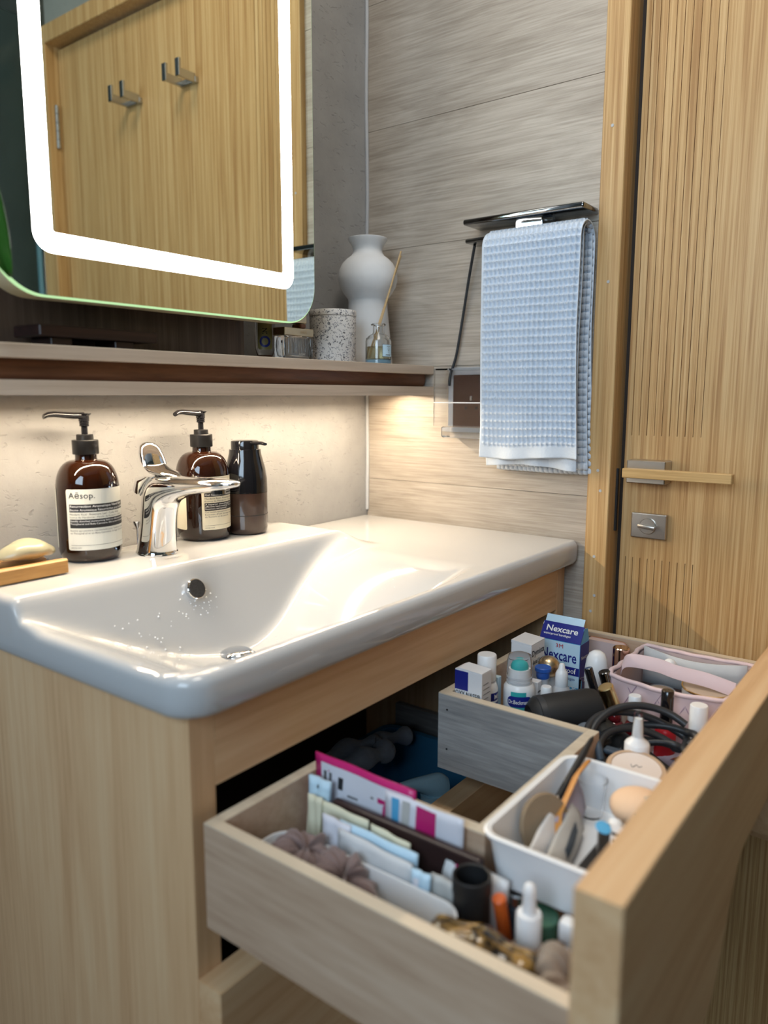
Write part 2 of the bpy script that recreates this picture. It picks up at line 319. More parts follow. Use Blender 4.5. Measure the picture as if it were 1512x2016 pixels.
def prism(outline, d0, d1, plane='xz', bm=None):
    """outline 2D extruded along third axis"""
    b = bmesh.new()
    def P(u, v, d): return {'xz': (u, d, v), 'xy': (u, v, d), 'yz': (d, u, v)}[plane]
    A = [b.verts.new(P(u, v, d0)) for u, v in outline]; D = [b.verts.new(P(u, v, d1)) for u, v in outline]; n = len(A)
    for i in range(n): b.faces.new((A[i], A[(i+1) % n], D[(i+1) % n], D[i]))
    b.faces.new(A); b.faces.new(D); return merge(bm, b)
def rrect(x0, x1, y0, y1, r, seg=6):
    o = []
    for cx, cy, a in ((x1-r, y1-r, 0), (x0+r, y1-r, PI/2), (x0+r, y0+r, PI), (x1-r, y0+r, 1.5*PI)):
        for i in range(seg+1): t = a+PI/2*i/seg; o.append((cx+r*math.cos(t), cy+r*math.sin(t)))
    return o
def grid(nu, nv, fn, bm=None, closed_u=False):
    b = bmesh.new(); V = [[b.verts.new(fn(i/(nu-1) if not closed_u else i/nu, j/(nv-1))) for j in range(nv)] for i in range(nu)]
    for i in range(nu if closed_u else nu-1):
        for j in range(nv-1): b.faces.new((V[i][j], V[(i+1) % nu][j], V[(i+1) % nu][j+1], V[i][j+1]))
    return merge(bm, b)
def sheet(nu, nv, fn, thick, nrm):
    """thin solid: fn(u,v)-> front point; back offset by nrm*thick"""
    b = bmesh.new(); nrm = Vector(nrm)*thick
    F = [[b.verts.new(Vector(fn(i/(nu-1), j/(nv-1)))) for j in range(nv)] for i in range(nu)]
    K = [[b.verts.new(F[i][j].co+nrm) for j in range(nv)] for i in range(nu)]
    for i in range(nu-1):
        for j in range(nv-1):
            b.faces.new((F[i][j], F[i+1][j], F[i+1][j+1], F[i][j+1])); b.faces.new((K[i][j], K[i][j+1], K[i+1][j+1], K[i+1][j]))
    for i in range(nu-1):
        b.faces.new((F[i][0], K[i][0], K[i+1][0], F[i+1][0])); b.faces.new((F[i][-1], F[i+1][-1], K[i+1][-1], K[i][-1]))
    for j in range(nv-1):
        b.faces.new((F[0][j], F[0][j+1], K[0][j+1], K[0][j])); b.faces.new((F[-1][j], K[-1][j], K[-1][j+1], F[-1][j+1]))
    return b
_font = {}
def text_mesh(body, size, bold=0.0):
    cu = bpy.data.curves.new('lettering', 'FONT'); cu.body = body; cu.size = size; cu.offset = bold*size; cu.resolution_u = 2; cu.extrude = 0
    o = bpy.data.objects.new('lettering', cu); C.objects.link(o)
    bpy.context.view_layer.update()
    me = bpy.data.meshes.new_from_object(o.evaluated_get(bpy.context.evaluated_depsgraph_get()))
    bpy.data.objects.remove(o); bpy.data.curves.remove(cu)
    me.materials.clear(); return me
def text_flat(parent, body, org, xd, yd, size, mat, bold=0.0, width=None, off=0.0004):
    me = text_mesh(body, size, bold); org = Vector(org); xd = Vector(xd).normalized(); yd = Vector(yd).normalized(); n = xd.cross(yd)
    k = 1.0
    if width and len(me.vertices):
        ext = max(v.co.x for v in me.vertices); k = width/ext
    for v in me.vertices: v.co = org+xd*(v.co.x*k)+yd*v.co.y+n*off
    o = link('lettering', me, mat, parent); o['label'] = 'printed lettering'; return o
def text_cyl(parent, body, a, z, R, size, mat, bold=0.0, width=None, rotate=False):
    me = text_mesh(body, size, bold); k = 1.0
    if width and len(me.vertices): k = width/max(v.co.x for v in me.vertices)
    for v in me.vertices:
        u, w_ = (v.co.x*k, v.co.y) if not rotate else (-v.co.y, v.co.x*k)
        t = a+u/R; v.co = Vector((R*math.cos(t), R*math.sin(t), z+w_))
    o = link('lettering', me, mat, parent); o['label'] = 'printed lettering'; return o
def patch(R, a0, a1, z0, z1, seg=20, R2=None, th=0.0):
    R2 = R if R2 is None else R2
    return grid(seg+1, 2, lambda u, v: ((R+(R2-R)*v)*math.cos(a0+(a1-a0)*u), (R+(R2-R)*v)*math.sin(a0+(a1-a0)*u), z0+(z1-z0)*v))
def rpatch(R, a0, a1, z0, z1, rad, seg=24):
    """rounded-corner label on a cylinder"""
    o = rrect(0, (a1-a0)*R, z0, z1, rad, 4); b = bmesh.new()
    cols = sorted(set([x for x, _ in o]+[(a1-a0)*R*i/seg for i in range(seg+1)])); prev = None
    W = (a1-a0)*R
    for x in cols:
        e = min(x, W-x); d = 0 if e >= rad else rad-math.sqrt(max(0, rad*rad-(rad-e)**2)); t = a0+x/R
        c = (b.verts.new((R*math.cos(t), R*math.sin(t), z0+d)), b.verts.new((R*math.cos(t), R*math.sin(t), z1-d)))
        if prev: b.faces.new((prev[0], c[0], c[1], prev[1]))
        prev = c
    return b
# ================================================================== the room
b = box(-2.3, 0.2, 0.0, 0.12, 0, 2.4)
struct(obj('wall_back', b, 'concrete'), 'rough grey cement plaster wall behind the basin')
b = box(-2.3, 0.2, -2.12, -2.0, 0, 2.4)
struct(obj('wall_front', b, 'darkwall'), 'dark grey wall behind the camera')
b = box(-2.3, 0.2, -2.1, 0.1, -0.1, 0.0); struct(obj('floor', b, 'floor'), 'dark brown bathroom floor')
b = box(-2.3, 0.2, -2.1, 0.1, 2.4, 2.5); struct(obj('ceiling', b, 'ceiling'), 'pale ceiling')
b = B()
for a in ((-2.3, -2.2, -2.1, 0.1, 0, 1.2), (-2.3, -2.2, -2.1, 0.1, 2.1, 2.4), (-2.3, -2.2, -2.1, -1.41, 1.2, 2.1), (-2.3, -2.2, -0.43, 0.1, 1.2, 2.1)): box(*a, bm=b)
struct(obj('wall_left', b, 'wallpaint'), 'grey wall with the window')
wf = B()
for a in ((-2.26, -2.21, -1.41, -0.43, 1.2, 1.24), (-2.26, -2.21, -1.41, -0.43, 2.06, 2.1), (-2.26, -2.21, -1.41, -1.37, 1.24, 2.06), (-2.26, -2.21, -0.47, -0.43, 1.24, 2.06), (-2.26, -2.21, -0.94, -0.90, 1.24, 2.06)): box(*a, bm=wf)
win = struct(obj('window_1', wf, 'white'), 'white two-pane window')
for y0, y1 in ((-1.37, -0.94), (-0.90, -0.47)): obj('pane', box(-2.24, -2.235, y0, y1, 1.24, 2.06), 'pane', win)
# right wall body + wood-look tiles
b = B()
box(0.010, 0.14, -0.44, 0.0, 0, 2.4, bm=b); box(0.010, 0.14, -2.0, -1.285, 0, 2.4, bm=b); box(0.010, 0.14, -1.285, -0.44, 1.94, 2.4, bm=b)
wr = struct(obj('wall_right', b, 'wallpaint'), 'wall with wood-look tiles and the bamboo door')
s0, th = 0.9183, 0.2
for k in range(-5, 8):
    z0, z1 = s0+k*th+0.0003, s0+(k+1)*th-0.0003
    z0 = max(z0, 0.0); z1 = min(z1, 2.399)
    if z1-z0 > 0.01: obj('tile', box(0.0, 0.010, -0.4405, -0.0008, z0, z1, 0.0003, 1), 'tile', wr)
obj('caulk_bead', tube(spline([(-0.0015, -0.0015, 0.86)]+[(-0.002+random.uniform(-.0008, .0008), -0.002+random.uniform(-.0008, .0008), 0.86+i*0.05) for i in range(1, 30)], 3), 0.0032, 8), 'silicone', wr, 60)
# dark shower corner reflected beyond the door
obj('dark_panel', box(-0.002, 0.0098, -1.998, -1.30, 0, 2.3), 'darkwall', wr)
# door frame
b = B(); box(-0.014, 0.06, -0.4655, -0.4313, 0, 1.945, 0.0012, 1, bm=b)
tr = struct(obj('trim_1', b, 'bamboo'), 'golden bamboo door jamb')
obj('jamb', box(-0.014, 0.06, -1.325, -1.268, 0, 1.945, 0.0012, 1), 'bamboo', tr)
obj('head_jamb', box(-0.014, 0.06, -1.268, -0.4655, 1.905, 1.945, 0.0012, 1), 'bamboo', tr)
obj('door_stop', box(0.030, 0.055, -0.4735, -0.4655, 0, 1.905), 'dark_gap', tr)
obj('strike_plate', box(0.012, 0.016, -0.4685, -0.4655, 0.868, 0.962), 'black_m', tr)
for yy, zz in ((-0.447, 0.96), (-0.452, 0.93), (-0.447, 0.83), (-0.45, 0.77), (-0.45, 1.23), (-0.446, 1.44), (-0.445, 0.745)):
    obj('filled_nail_hole', xf(cyl(0.0022, 0, 0.0004, 10), Matrix.Translation((-0.0142, yy, zz)) @ Matrix.Rotation(-PI/2, 4, 'Y')), 'lining', tr)
# bamboo door with milled grooves
Y0, Y1, DX = -0.4740, -1.2640, 0.020
def grooved(z0, z1, gro):
    o = [(Y0, DX+0.04), (Y0, DX)]
    for g in gro: o += [(g+0.0006, DX), (g+0.0006, DX+0.0030), (g-0.0006, DX+0.0030), (g-0.0006, DX)]
    o += [(Y1, DX), (Y1, DX+0.04)]
    b = bmesh.new(); n = len(o)
    A = [b.verts.new((x, y, z0)) for y, x in o]; D = [b.verts.new((x, y, z1)) for y, x in o]
    for i in range(n): b.faces.new((A[i], A[(i+1) % n], D[(i+1) % n], D[i]))
    b.faces.new(A); b.faces.new(D); return b
gro = [-0.4830-i*0.01089 for i in range(10)]
db = B(); merge(db, grooved(1.0118, 1.898, gro)); merge(db, grooved(0.8294, 1.0118, [])); merge(db, grooved(0.02, 0.8294, gro))
bmesh.ops.remove_doubles(db, verts=db.verts, dist=1e-6)
door = struct(obj('door_1', db, 'bamboo'), 'bamboo door with ten fine vertical grooves beside the handle')
rose = obj('handle_rose', box(-0.010, DX, -0.5435, -0.4880, 0.9445, 0.9775, 0.0012, 1), 'nickel', door)
obj('lever', box(-0.0250, -0.0105, -0.6350, -0.4870, 0.9530, 0.9665, 0.001, 1), 'bamboo_h', rose)
lk = obj('lock_plate', box(0.012, DX, -0.5425, -0.4910, 0.8615, 0.8985, 0.0015, 2), 'nickel', door)
obj('lock_disc', xf(cyl(0.0118, 0, 0.0035, 28, 0.0006), Matrix.Translation((0.0125, -0.5165, 0.880)) @ Matrix.Rotation(-PI/2, 4, 'Y')), 'nickel', lk, 40)
obj('thumb_turn', xf(box(-0.0035, 0.0035, -0.0125, 0.0125, -0.0027, 0.0027, 0.0012, 2), Matrix.Translation((0.0055, -0.5165, 0.8795)) @ Matrix.Rotation(0.1, 4, 'X')), 'nickel', lk, 40)
for hz in (1.72, 0.3):
    hg = obj('hinge', xf(cyl(0.005, -0.05, 0.05, 14, 0.0005), Matrix.Translation((0.008, -1.2655, hz))), 'steel', door, 40)
    for k in range(4): obj('knuckle_gap', xf(cyl(0.0052, -0.0006, 0.0006, 14), Matrix.Translation((0.008, -1.2655, hz-0.03+k*0.02))), 'ink', hg)
for i, hy in enumerate((-0.775, -0.965)):
    t = thing('door_hook', ('chrome double hook on the bamboo door, nearer the towel', 'chrome double hook on the bamboo door, nearer the hinge')[i], 'hook', (DX, hy, 1.715), group='double hooks on the door')
    obj('base_bar', box(-0.009, 0, -0.026, 0.026, -0.006, 0.006, 0.001, 1), 'steel', t)
    for s in (-1, 1):
        a = obj('prong', box(-0.046, -0.006, s*0.0215-0.003, s*0.0215+0.003, -0.006, 0.011, 0.001, 1), 'steel', t)
        obj('prong_tip', box(-0.052, -0.045, s*0.0215-0.0065, s*0.0215+0.0065, -0.006, 0.028, 0.001, 1), 'steel', a)
# shower glass + curtain seen in the mirror
g = obj('shower_screen', box(-0.46, -0.004, -1.346, -1.338, 0.02, 1.98), 'pane'); tag(g, 'clear glass shower screen standing beside the bamboo door', 'shower screen')
obj('edge_channel', box(-0.022, -0.0145, -1.349, -1.335, 0.02, 1.98), 'panedge', g)
def cur(u, v):
    z = 0.35+1.36*v; y = -1.60-0.14*u+0.05*(1-v)**1.0-0.05*math.cos(v*2.2)*0.0
    return (-0.05+0.018*math.sin(u*26), y+0.07*(1-v), z)
tag(obj('hanging_towel', sheet(40, 20, cur, 0.004, (-1, 0, 0)), 'curtain', None, 180), 'pale grey cloth hanging on the dark wall, seen in the mirror', 'towel')

# ================================================================== basin (height field)
ZB, ZL = 0.850, 0.8745
BX0, BX1, BY0, BY1 = -0.7515, -0.0025, -0.4185, -0.0015
def sst(a, c, x):
    t = min(max((x-a)/(c-a), 0), 1); return t*t*(3-2*t)
def smin(a, c, k): h = max(k-abs(a-c), 0)/k; return min(a, c)-h*h*k*0.25
def smax(a, c, k): return -smin(-a, -c, k)
def deck(x, y):
    lx = 1-sst(-0.272, -0.205, x); ly = sst(-0.205, -0.152, y)
    return ZB+(ZL-ZB)*lx*ly-0.004*lx*ly*sst(-0.05, 0.0, y)
def ztop(x, y):
    d = deck(x, y)
    back = smin(d, 0.872-(-0.158-y)*2.1, 0.010)
    left = smin(d, ZB-0.001-(x+0.736)*0.50, 0.012)
    front = smin(d, ZB-0.002-(y+0.398)*1.6, 0.010)
    ramp = smin(d, ZB-(-0.325-x)*0.60, 0.045)
    bottom = 0.766+0.10*((x+0.528)**2+(y+0.235)**2)
    z = smax(bottom, ramp, 0.030); z = smax(z, left, 0.045); z = smax(z, front, 0.035)
    return min(d, smax(z, back, 0.011))
NX, NY = 190, 120
def dens(n, a, c, e):
    r = [a+(c-a)*i/(n-1) for i in range(n)]
    ex = [0, .0006, .0016, .003, .005, .0075, .0105]
    r = [x for x in r if x > a+.0125 and x < c-.0125]
    return [a+q for q in ex]+r+[c-q for q in reversed(ex)]
xs = dens(NX, BX0, BX1, 0); ys = dens(NY, BY0, BY1, 0)
RE = 0.0095
def corner(x, y):
    for cx, sx, cy, sy, r in ((BX0, 1, BY0, 1, 0.030), (BX1, -1, BY0, 1, 0.010)):
        u = (cx+sx*r-x)*sx; v = (cy+sy*r-y)*sy
        if u > 0 and v > 0:
            m = max(u, v)/math.hypot(u, v); return (cx+sx*r-u*sx*m, cy+sy*r-v*sy*m)
    return (x, y)
bm = B(); V = {}
nx, ny = len(xs), len(ys)
for i, x in enumerate(xs):
    for j, y in enumerate(ys):
        d = min(x-BX0, y-BY0); dr = BX1-x; z = ztop(x, y)
        if d < RE: z -= RE-math.sqrt(max(0, RE*RE-(RE-d)**2))
        if dr < 0.004: z -= 0.004-math.sqrt(max(0, 0.004**2-(0.004-dr)**2))
        cx, cy = corner(x, y); V[i, j] = bm.verts.new((cx, cy, z))
for i in range(nx-1):
    for j in range(ny-1): bm.faces.new((V[i, j], V[i+1, j], V[i+1, j+1], V[i, j+1]))
loop = [(i, 0) for i in range(nx)]+[(nx-1, j) for j in range(1, ny)]+[(i, ny-1) for i in range(nx-2, -1, -1)]+[(0, j) for j in range(ny-2, 0, -1)]
prev = [V[q] for q in loop]
cxm, cym = (BX0+BX1)/2, (BY0+BY1)/2
for z, ins in ((0.828, 0.0), (0.820, 0.0008), (0.8155, 0.003), (0.813, 0.0075), (0.8125, 0.02)):
    cur_ = []
    for q, v in zip(loop, [V[q] for q in loop]):
        x, y = v.co.x, v.co.y
        dx = max(-ins, min(ins, (cxm-x)*0.25)); dy = max(-ins, min(ins, (cym-y)*0.25))
        cur_.append(bm.verts.new((x+dx, y+dy, z)))
    n = len(cur_)
    for a in range(n): bm.faces.new((prev[a], prev[(a+1) % n], cur_[(a+1) % n], cur_[a]))
    prev = cur_
bas = obj('wash_basin', bm, 'ceramic', None, 60)
tag(bas, 'wide white ceramic wash basin with sloping bowl and flat right shelf', 'basin')
# overflow + waste
oy = -0.1735; ox, oz = -0.5455, 0.8455
of = obj('overflow_cover', lathe([(0, 0.0035), (0.0118, 0.003), (0.0124, 0.0022), (0.0124, -0.002), (0.0108, -0.006)], 32, at=(ox, oy-0.003, oz), axis=(0, -0.90, 0.42)), 'chrome', bas, 30)
obj('overflow_disc', lathe([(0, 0.0045), (0.0108, 0.0042), (0.0112, 0.0036)], 32, at=(ox, oy-0.003, oz), axis=(0, -0.90, 0.42)), 'disc', of, 30)
zd_ = ztop(-0.528, -0.225)
dr = obj('waste_plug', lathe([(0, 0.009), (0.014, 0.0082), (0.0185, 0.006), (0.0195, 0.004), (0.017, 0.002), (0.014, -0.004)], 36, at=(-0.528, -0.225, zd_)), 'chrome', bas, 60)
obj('waste_ring', lathe([(0.0190, 0.0), (0.0225, 0.0022), (0.0245, 0.0006), (0.0240, -0.003)], 36, at=(-0.528, -0.225, zd_)), 'chrome', dr, 60)
text_flat(bas, 'DURAVIT', (-0.5490, -0.1285, ZL+0.0002), (1, 0, 0), (0, 1, 0), 0.0062, 'ink_g', 0.0, 0.027)
# water drops in the bowl
wd = B()
for i in range(150):
    if i < 40: x = ox+random.gauss(0, .016); y = random.uniform(-0.185, -0.170)
    elif i < 75: x = random.gauss(-0.63, .028); y = random.uniform(-0.21, -0.178)
    else: x = random.uniform(-0.64, -0.30); y = random.uniform(-0.33, -0.185)
    r = random.uniform(.0004, .0011)*(1.4 if i < 75 else .8)
    xf_b = bmesh.new(); bmesh.ops.create_icosphere(xf_b, subdivisions=1, radius=r)
    for v in xf_b.verts: v.co = Vector((x+v.co.x, y+v.co.y*1.0, ztop(x, y)+v.co.z*0.8))
    merge(wd, xf_b)
wo = obj('water_drops', wd, 'drop', None, 180); wo['kind'] = 'stuff'; wo['label'] = 'clear water drops on the basin bowl'; wo['category'] = 'water'

# ================================================================== vanity cabinet
CX0, CX1, CY = -0.7338, -0.0030, -0.3960
cab = thing('vanity_cabinet', 'light oak vanity cabinet with its top drawer pulled out', 'cabinet', (0, 0, 0))
obj('side_panel', box(CX0, CX0+0.0265, CY, -0.003, 0.06, 0.8123, 0.0005, 1), 'oak_v', cab)
obj('side_panel', box(-0.0287, CX1, CY, -0.003, 0.06, 0.8123, 0.0005, 1), 'oak_v', cab)
obj('top_rail', box(CX0+0.0266, -0.0288, CY, CY+0.022, 0.7415, 0.8123, 0.0005, 1), 'oak_h', cab)
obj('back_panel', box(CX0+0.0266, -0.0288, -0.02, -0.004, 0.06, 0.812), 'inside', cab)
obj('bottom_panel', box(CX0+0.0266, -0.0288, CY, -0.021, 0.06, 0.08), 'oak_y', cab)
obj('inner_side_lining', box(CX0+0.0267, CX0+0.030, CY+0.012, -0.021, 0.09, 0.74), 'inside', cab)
def scoop(x0, x1, z0, z1, cx, hw, h):
    o = [(x0, z1), (x0, z0)]
    for i in range(25):
        t = -1+2*i/24; x = cx+hw*t; a = abs(t)
        zz = z0+h*(1-sst(0.38, 1.0, a)); o.append((x, zz))
    return o+[(x1, z0), (x1, z1)]
def drawer_front(y0, y1, z0, z1, name='drawer'):
    b = prism(scoop(CX0, CX1, z0, z1, -0.3690, 0.150, 0.100), y0, y1, 'xz')
    bmesh.ops.bevel(b, geom=[e for e in b.edges if abs(e.verts[0].co.y-e.verts[1].co.y) < 1e-6], offset=0.0009, segments=1, affect='EDGES')
    return obj(name, b, 'oak_h', cab)
up = drawer_front(-0.7549, -0.7264, 0.5815, 0.8010)
low = drawer_front(-0.4245, -0.3962, 0.3600, 0.5756)
DZ0, DZ1, WT = 0.6280, 0.7224, 0.0115
DB, DF = -0.4070, -0.7262
NXL, NXR, NY_ = -0.5940, -0.3780, -0.5880      # notch for the plumbing
def wall(x0, x1, y0, y1, mat, parent=up, z0=DZ0, z1=DZ1):
    o = obj('box_wall', box(x0, x1, y0, y1, z0, z1-0.0012), mat, parent)
    obj('edge_band', box(x0+0.0001, x1-0.0001, y0+0.0001, y1-0.0001, z1-0.0012, z1), 'box_edge', parent)
    return o
LX0, LX1 = -0.7305, -0.0330
wall(LX0, LX0+WT, DF, DB, 'box_oak')
wall(LX1-WT, LX1, DF, DB, 'box_oak')
wall(LX0+WT, NXL-WT, DB-WT, DB, 'box_oak')
wall(NXR+WT, LX1-WT, DB-WT, DB, 'box_oak')
wall(NXL-WT, NXL, NY_, DB, 'box_oak')
wall(NXR, NXR+WT, NY_, DB, 'grey_board')
wall(NXL-WT, NXR+WT, NY_-WT, NY_, 'box_oak')
FZ = 0.6380
b = B(); box(LX0+WT, NXL-WT, NY_-WT, DB-WT, FZ-0.006, FZ, bm=b); box(NXR+WT, LX1-WT, NY_-WT, DB-WT, FZ-0.006, FZ, bm=b); box(LX0+WT, LX1-WT, DF, NY_-WT, FZ-0.006, FZ, bm=b)
obj('box_base', b, 'box_oak', up)
for yy, zz in ((-0.420, 0.704), (-0.420, 0.655)): obj('nail', xf(cyl(0.0012, 0, 0.0008, 8), Matrix.Translation((NXR-0.0007, yy, zz)) @ Matrix.Rotation(-PI/2, 4, 'Y')), 'steel', up)
# lower drawer box (same cut-out), mostly dark
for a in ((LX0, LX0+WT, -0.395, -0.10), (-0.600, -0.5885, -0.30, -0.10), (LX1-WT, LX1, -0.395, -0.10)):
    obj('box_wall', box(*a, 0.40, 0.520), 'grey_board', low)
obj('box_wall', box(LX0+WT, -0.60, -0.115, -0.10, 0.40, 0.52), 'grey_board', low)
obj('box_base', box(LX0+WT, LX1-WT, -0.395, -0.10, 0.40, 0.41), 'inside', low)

# ================================================================== shelf
sh = thing('wall_shelf', 'pale oak double-board wall shelf with a dark walnut strip between', 'shelf', (0, 0, 0))
obj('top_board', box(-1.32, -0.0015, -0.1463, -0.002, 1.1045, 1.1186, 0.0008, 1), 'shelf', sh)
obj('bottom_board', prism([(-0.1463, 1.0839), (-0.1463, 1.0690), (-0.096, 1.0690), (-0.096, 1.0716), (-0.064, 1.0716), (-0.064, 1.0690), (-0.002, 1.0690), (-0.002, 1.0839)], -1.32, -0.0015, 'yz'), 'shelf', sh)
b = prism([(-0.1310, 1.1045), (-0.1310, 1.0925), (-0.1290, 1.0860), (-0.1265, 1.0839), (-0.03, 1.0839), (-0.03, 1.1045)], -1.32, -0.006, 'yz')
obj('walnut_strip', b, 'walnut', sh, 40)
obj('light_channel', box(-0.775, -0.025, -0.088, -0.072, 1.0710, 1.0715), 'led_warm', sh)

# ================================================================== illuminated mirror + backing box
MX0, MX1, MZ0, MZ1, MY = -0.7410, -0.2965, 1.1645, 1.965, -0.1445
mb = obj('mirror_mount', box(-0.80, -0.3560, -0.0640, -0.002, 1.1188, 2.05), 'darkwood')
tag(mb, 'dark brown wood panel standing on the shelf behind the mirror', 'panel')
mr = thing('lit_mirror', 'rounded wall mirror with a bright white light border', 'mirror', ((MX0+MX1)/2, MY, MZ0))
ox_ = (MX0+MX1)/2
hw = (MX1-MX0)/2; hh = MZ1-MZ0
def ring_xz(o_out, o_in, y, bm=None):
    b = bmesh.new(); A = [b.verts.new((u, y, v)) for u, v in o_out]; D = [b.verts.new((u, y, v)) for u, v in o_in]; n = len(A)
    for i in range(n): b.faces.new((A[i], A[(i+1) % n], D[(i+1) % n], D[i]))
    return merge(bm, b)
RO = rrect(-hw, hw, 0, hh, 0.052, 14)
E1 = rrect(-hw+0.0018, hw-0.0018, 0.0018, hh-0.0018, 0.0502, 14)
LO = rrect(-hw+0.0425, hw-0.0425, 0.0425, hh-0.0425, 0.020, 14)
LI = rrect(-hw+0.0630, hw-0.0630, 0.0625, hh-0.0625, 0.003, 14)
m1 = B(); ring_xz(E1, LO, 0.0, m1); f = m1.faces.new([m1.verts.new((u, 0, v)) for u, v in LI])
obj('mirror_glass', m1, 'mirror', mr)
led = obj('light_border', ring_xz(LO, LI, 0.0), 'led', mr)
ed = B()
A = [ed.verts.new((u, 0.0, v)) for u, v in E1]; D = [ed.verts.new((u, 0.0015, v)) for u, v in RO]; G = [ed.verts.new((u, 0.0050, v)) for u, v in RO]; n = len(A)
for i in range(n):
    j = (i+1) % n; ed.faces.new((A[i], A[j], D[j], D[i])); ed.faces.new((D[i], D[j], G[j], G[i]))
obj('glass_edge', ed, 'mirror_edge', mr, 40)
obj('frame', prism(rrect(-hw+0.0006, hw-0.0006, 0.0006, hh-0.0006, 0.0515, 14), 0.0050, 0.0345, 'xz'), 'mirror_back', mr, 40)
obj('mounting_block', box(-hw+0.05, hw-0.08, 0.0347, 0.080, 0.10, hh-0.1), 'inside', mr)

# ================================================================== towel rail and towel
rk = thing('towel_rack', 'dark chrome towel rack with flat shelf plate on the tiled wall', 'towel rack', (0, -0.33, 1.30))
obj('shelf_plate', box(-0.0560, -0.0015, -0.0965, 0.0985, 0.0270, 0.0355, 0.003, 3), 'chrome_d', rk, 40)
obj('lower_bar', box(-0.0500, -0.012, -0.0900, 0.0980, 0.0010, 0.0075, 0.0028, 3), 'chrome_d', rk, 40)
obj('bracket', box(-0.0300, -0.0005, -0.022, 0.022, 0.0075, 0.0285, 0.0015, 2), 'chrome', rk)
obj('wall_mount', box(-0.0120, -0.0005, -0.03, 0.03, -0.004, 0.030, 0.0015, 2), 'chrome', rk)
# waffle towel folded over the lower bar
def towel_layer(ya, yb, zt, zo, zi, xo, xi, amp, cells_u, cells_v, seed, wob):
    rnd = random.Random(seed); ph = [rnd.uniform(0, 6) for _ in range(6)]
    top = zt; L1 = top-zo; L2 = top-zi; arc = (xi-xo)*PI/2*0.9; tot = L1+arc+L2
    nu = cells_u*6+1; nv = cells_v*5+1
    def fn(u, v):
        s = v*tot; x = 0; z = 0; nrm = (-1, 0)
        cx = (xo+xi)/2; R = (xi-xo)/2
        if s < L1-R: z = zo+s; x = xo
        elif s < L1-R+PI*R:
            t = (s-(L1-R))/R; x = cx-R*math.cos(t); z = top-R+R*math.sin(t); nrm = (-math.cos(t), math.sin(t))
        else: z = top-R-(s-(L1-R+PI*R)); x = xi; nrm = (1, 0)
        y = ya+(yb-ya)*u
        w_ = 0.0
        fade = min(1, (top-z)/0.15)
        hem_o = z-zo if x < cx else 9
        cu = abs(math.sin(PI*u*cells_u)); cv = abs(math.sin(PI*v*cells_v))
        waf = -amp*min(1, 1.35*cu)*min(1, 1.6*cv)
        if (s < 0.019) or u < 0.03 or u > 0.985: waf = -amp*0.5
        fold = fade*(0.0035*math.sin(u*7+ph[0]+z*6)+0.002*math.sin(u*15+ph[1]))*wob
        hemw = (0.0045*math.sin(u*17+ph[2])*max(0, 1-s/0.05)) if s < 0.05 else 0
        sgn = -1 if x < cx else 1
        x2 = x+nrm[0]*(waf)+fold*0.8-(hemw if sgn < 0 else 0)
        z2 = z+nrm[1]*waf+(0.003*math.sin(u*5+ph[3])*max(0, 1-s/0.08))
        y2 = y+0.004*math.sin(z*9+ph[4])*fade*(0.5+0.5*u)-(0.010*(top-z)/0.35 if x > cx else 0.006*(top-z)/0.35)*(0.6+0.4*u)
        return (min(x2, -0.0035), y2, z2)
    return sheet(nu, nv, fn, 0.0016, (0.15, 0, 0)) if False else grid(nu, nv, fn)
tw = thing('hand_towel', 'pale blue waffle-weave hand towel folded over the towel rack', 'towel', (0, 0, 0))
o = obj('outer_fold', towel_layer(-0.2700, -0.4270, 1.3165, 0.9760, 1.000, -0.0650, -0.0085, 0.0055, 21, 66, 3, 0.8), 'towel', tw, 180)
md = o.modifiers.new('thick', 'SOLIDIFY'); md.thickness = 0.0018; md.offset = -1
o = obj('inner_fold', towel_layer(-0.2730, -0.4245, 1.3125, 0.9620, 0.9900, -0.0500, -0.0145, 0.0036, 21, 66, 5, 0.4), 'towel', tw, 180)
md = o.modifiers.new('thick', 'SOLIDIFY'); md.thickness = 0.0018; md.offset = -1
# black loop cord on the rack
tag(obj('charging_cable', tube(spline([(-0.030, -0.2385, 1.3005), (-0.026, -0.2330, 1.286), (-0.016, -0.2200, 1.25), (-0.010, -0.2060, 1.19), (-0.009, -0.1950, 1.135), (-0.011, -0.1860, 1.105), (-0.012, -0.184, 1.085)], 8), 0.0023, 10), 'cord', None, 60), 'black cable hanging from the rack into the socket cover', 'cable')
tag(obj('charging_cable', tube(spline([(-0.030, -0.2640, 1.3005), (-0.027, -0.2640, 1.28), (-0.010, -0.2625, 1.22), (-0.008, -0.2560, 1.15), (-0.008, -0.2530, 1.122), (-0.009, -0.244, 1.1155)], 8), 0.0019, 10), 'cord', None, 60), 'black cable along the left edge of the blue towel', 'cable')
# splash-proof socket
sk = thing('socket', 'clear splash-proof cover over a brown wall socket', 'socket', (0, -0.222, 1.055))
obj('face_plate', box(-0.007, -0.0005, -0.036, 0.034, -0.038, 0.048, 0.002, 2), 'sockface', sk)
obj('back_frame', prism([(y, z) for y, z in rrect(-0.048, 0.045, -0.046, 0.060, 0.006, 4)], -0.0035, -0.0005, 'yz'), 'frost', sk)
cv_ = B()
for a in ((-0.046, -0.001, 0.0430, 0.0455, -0.035, 0.057), (-0.046, -0.001, -0.048, -0.0455, -0.035, 0.057), (-0.046, -0.001, -0.0455, 0.0430, 0.0545, 0.057), (-0.0475, -0.0455, -0.048, 0.0455, -0.035, 0.057)): box(*a, bm=cv_)
cov = obj('cover', cv_, 'clear', sk)
obj('cover_lip', box(-0.040, -0.004, -0.040, 0.036, -0.054, -0.036, 0.003, 2), 'clear', sk)
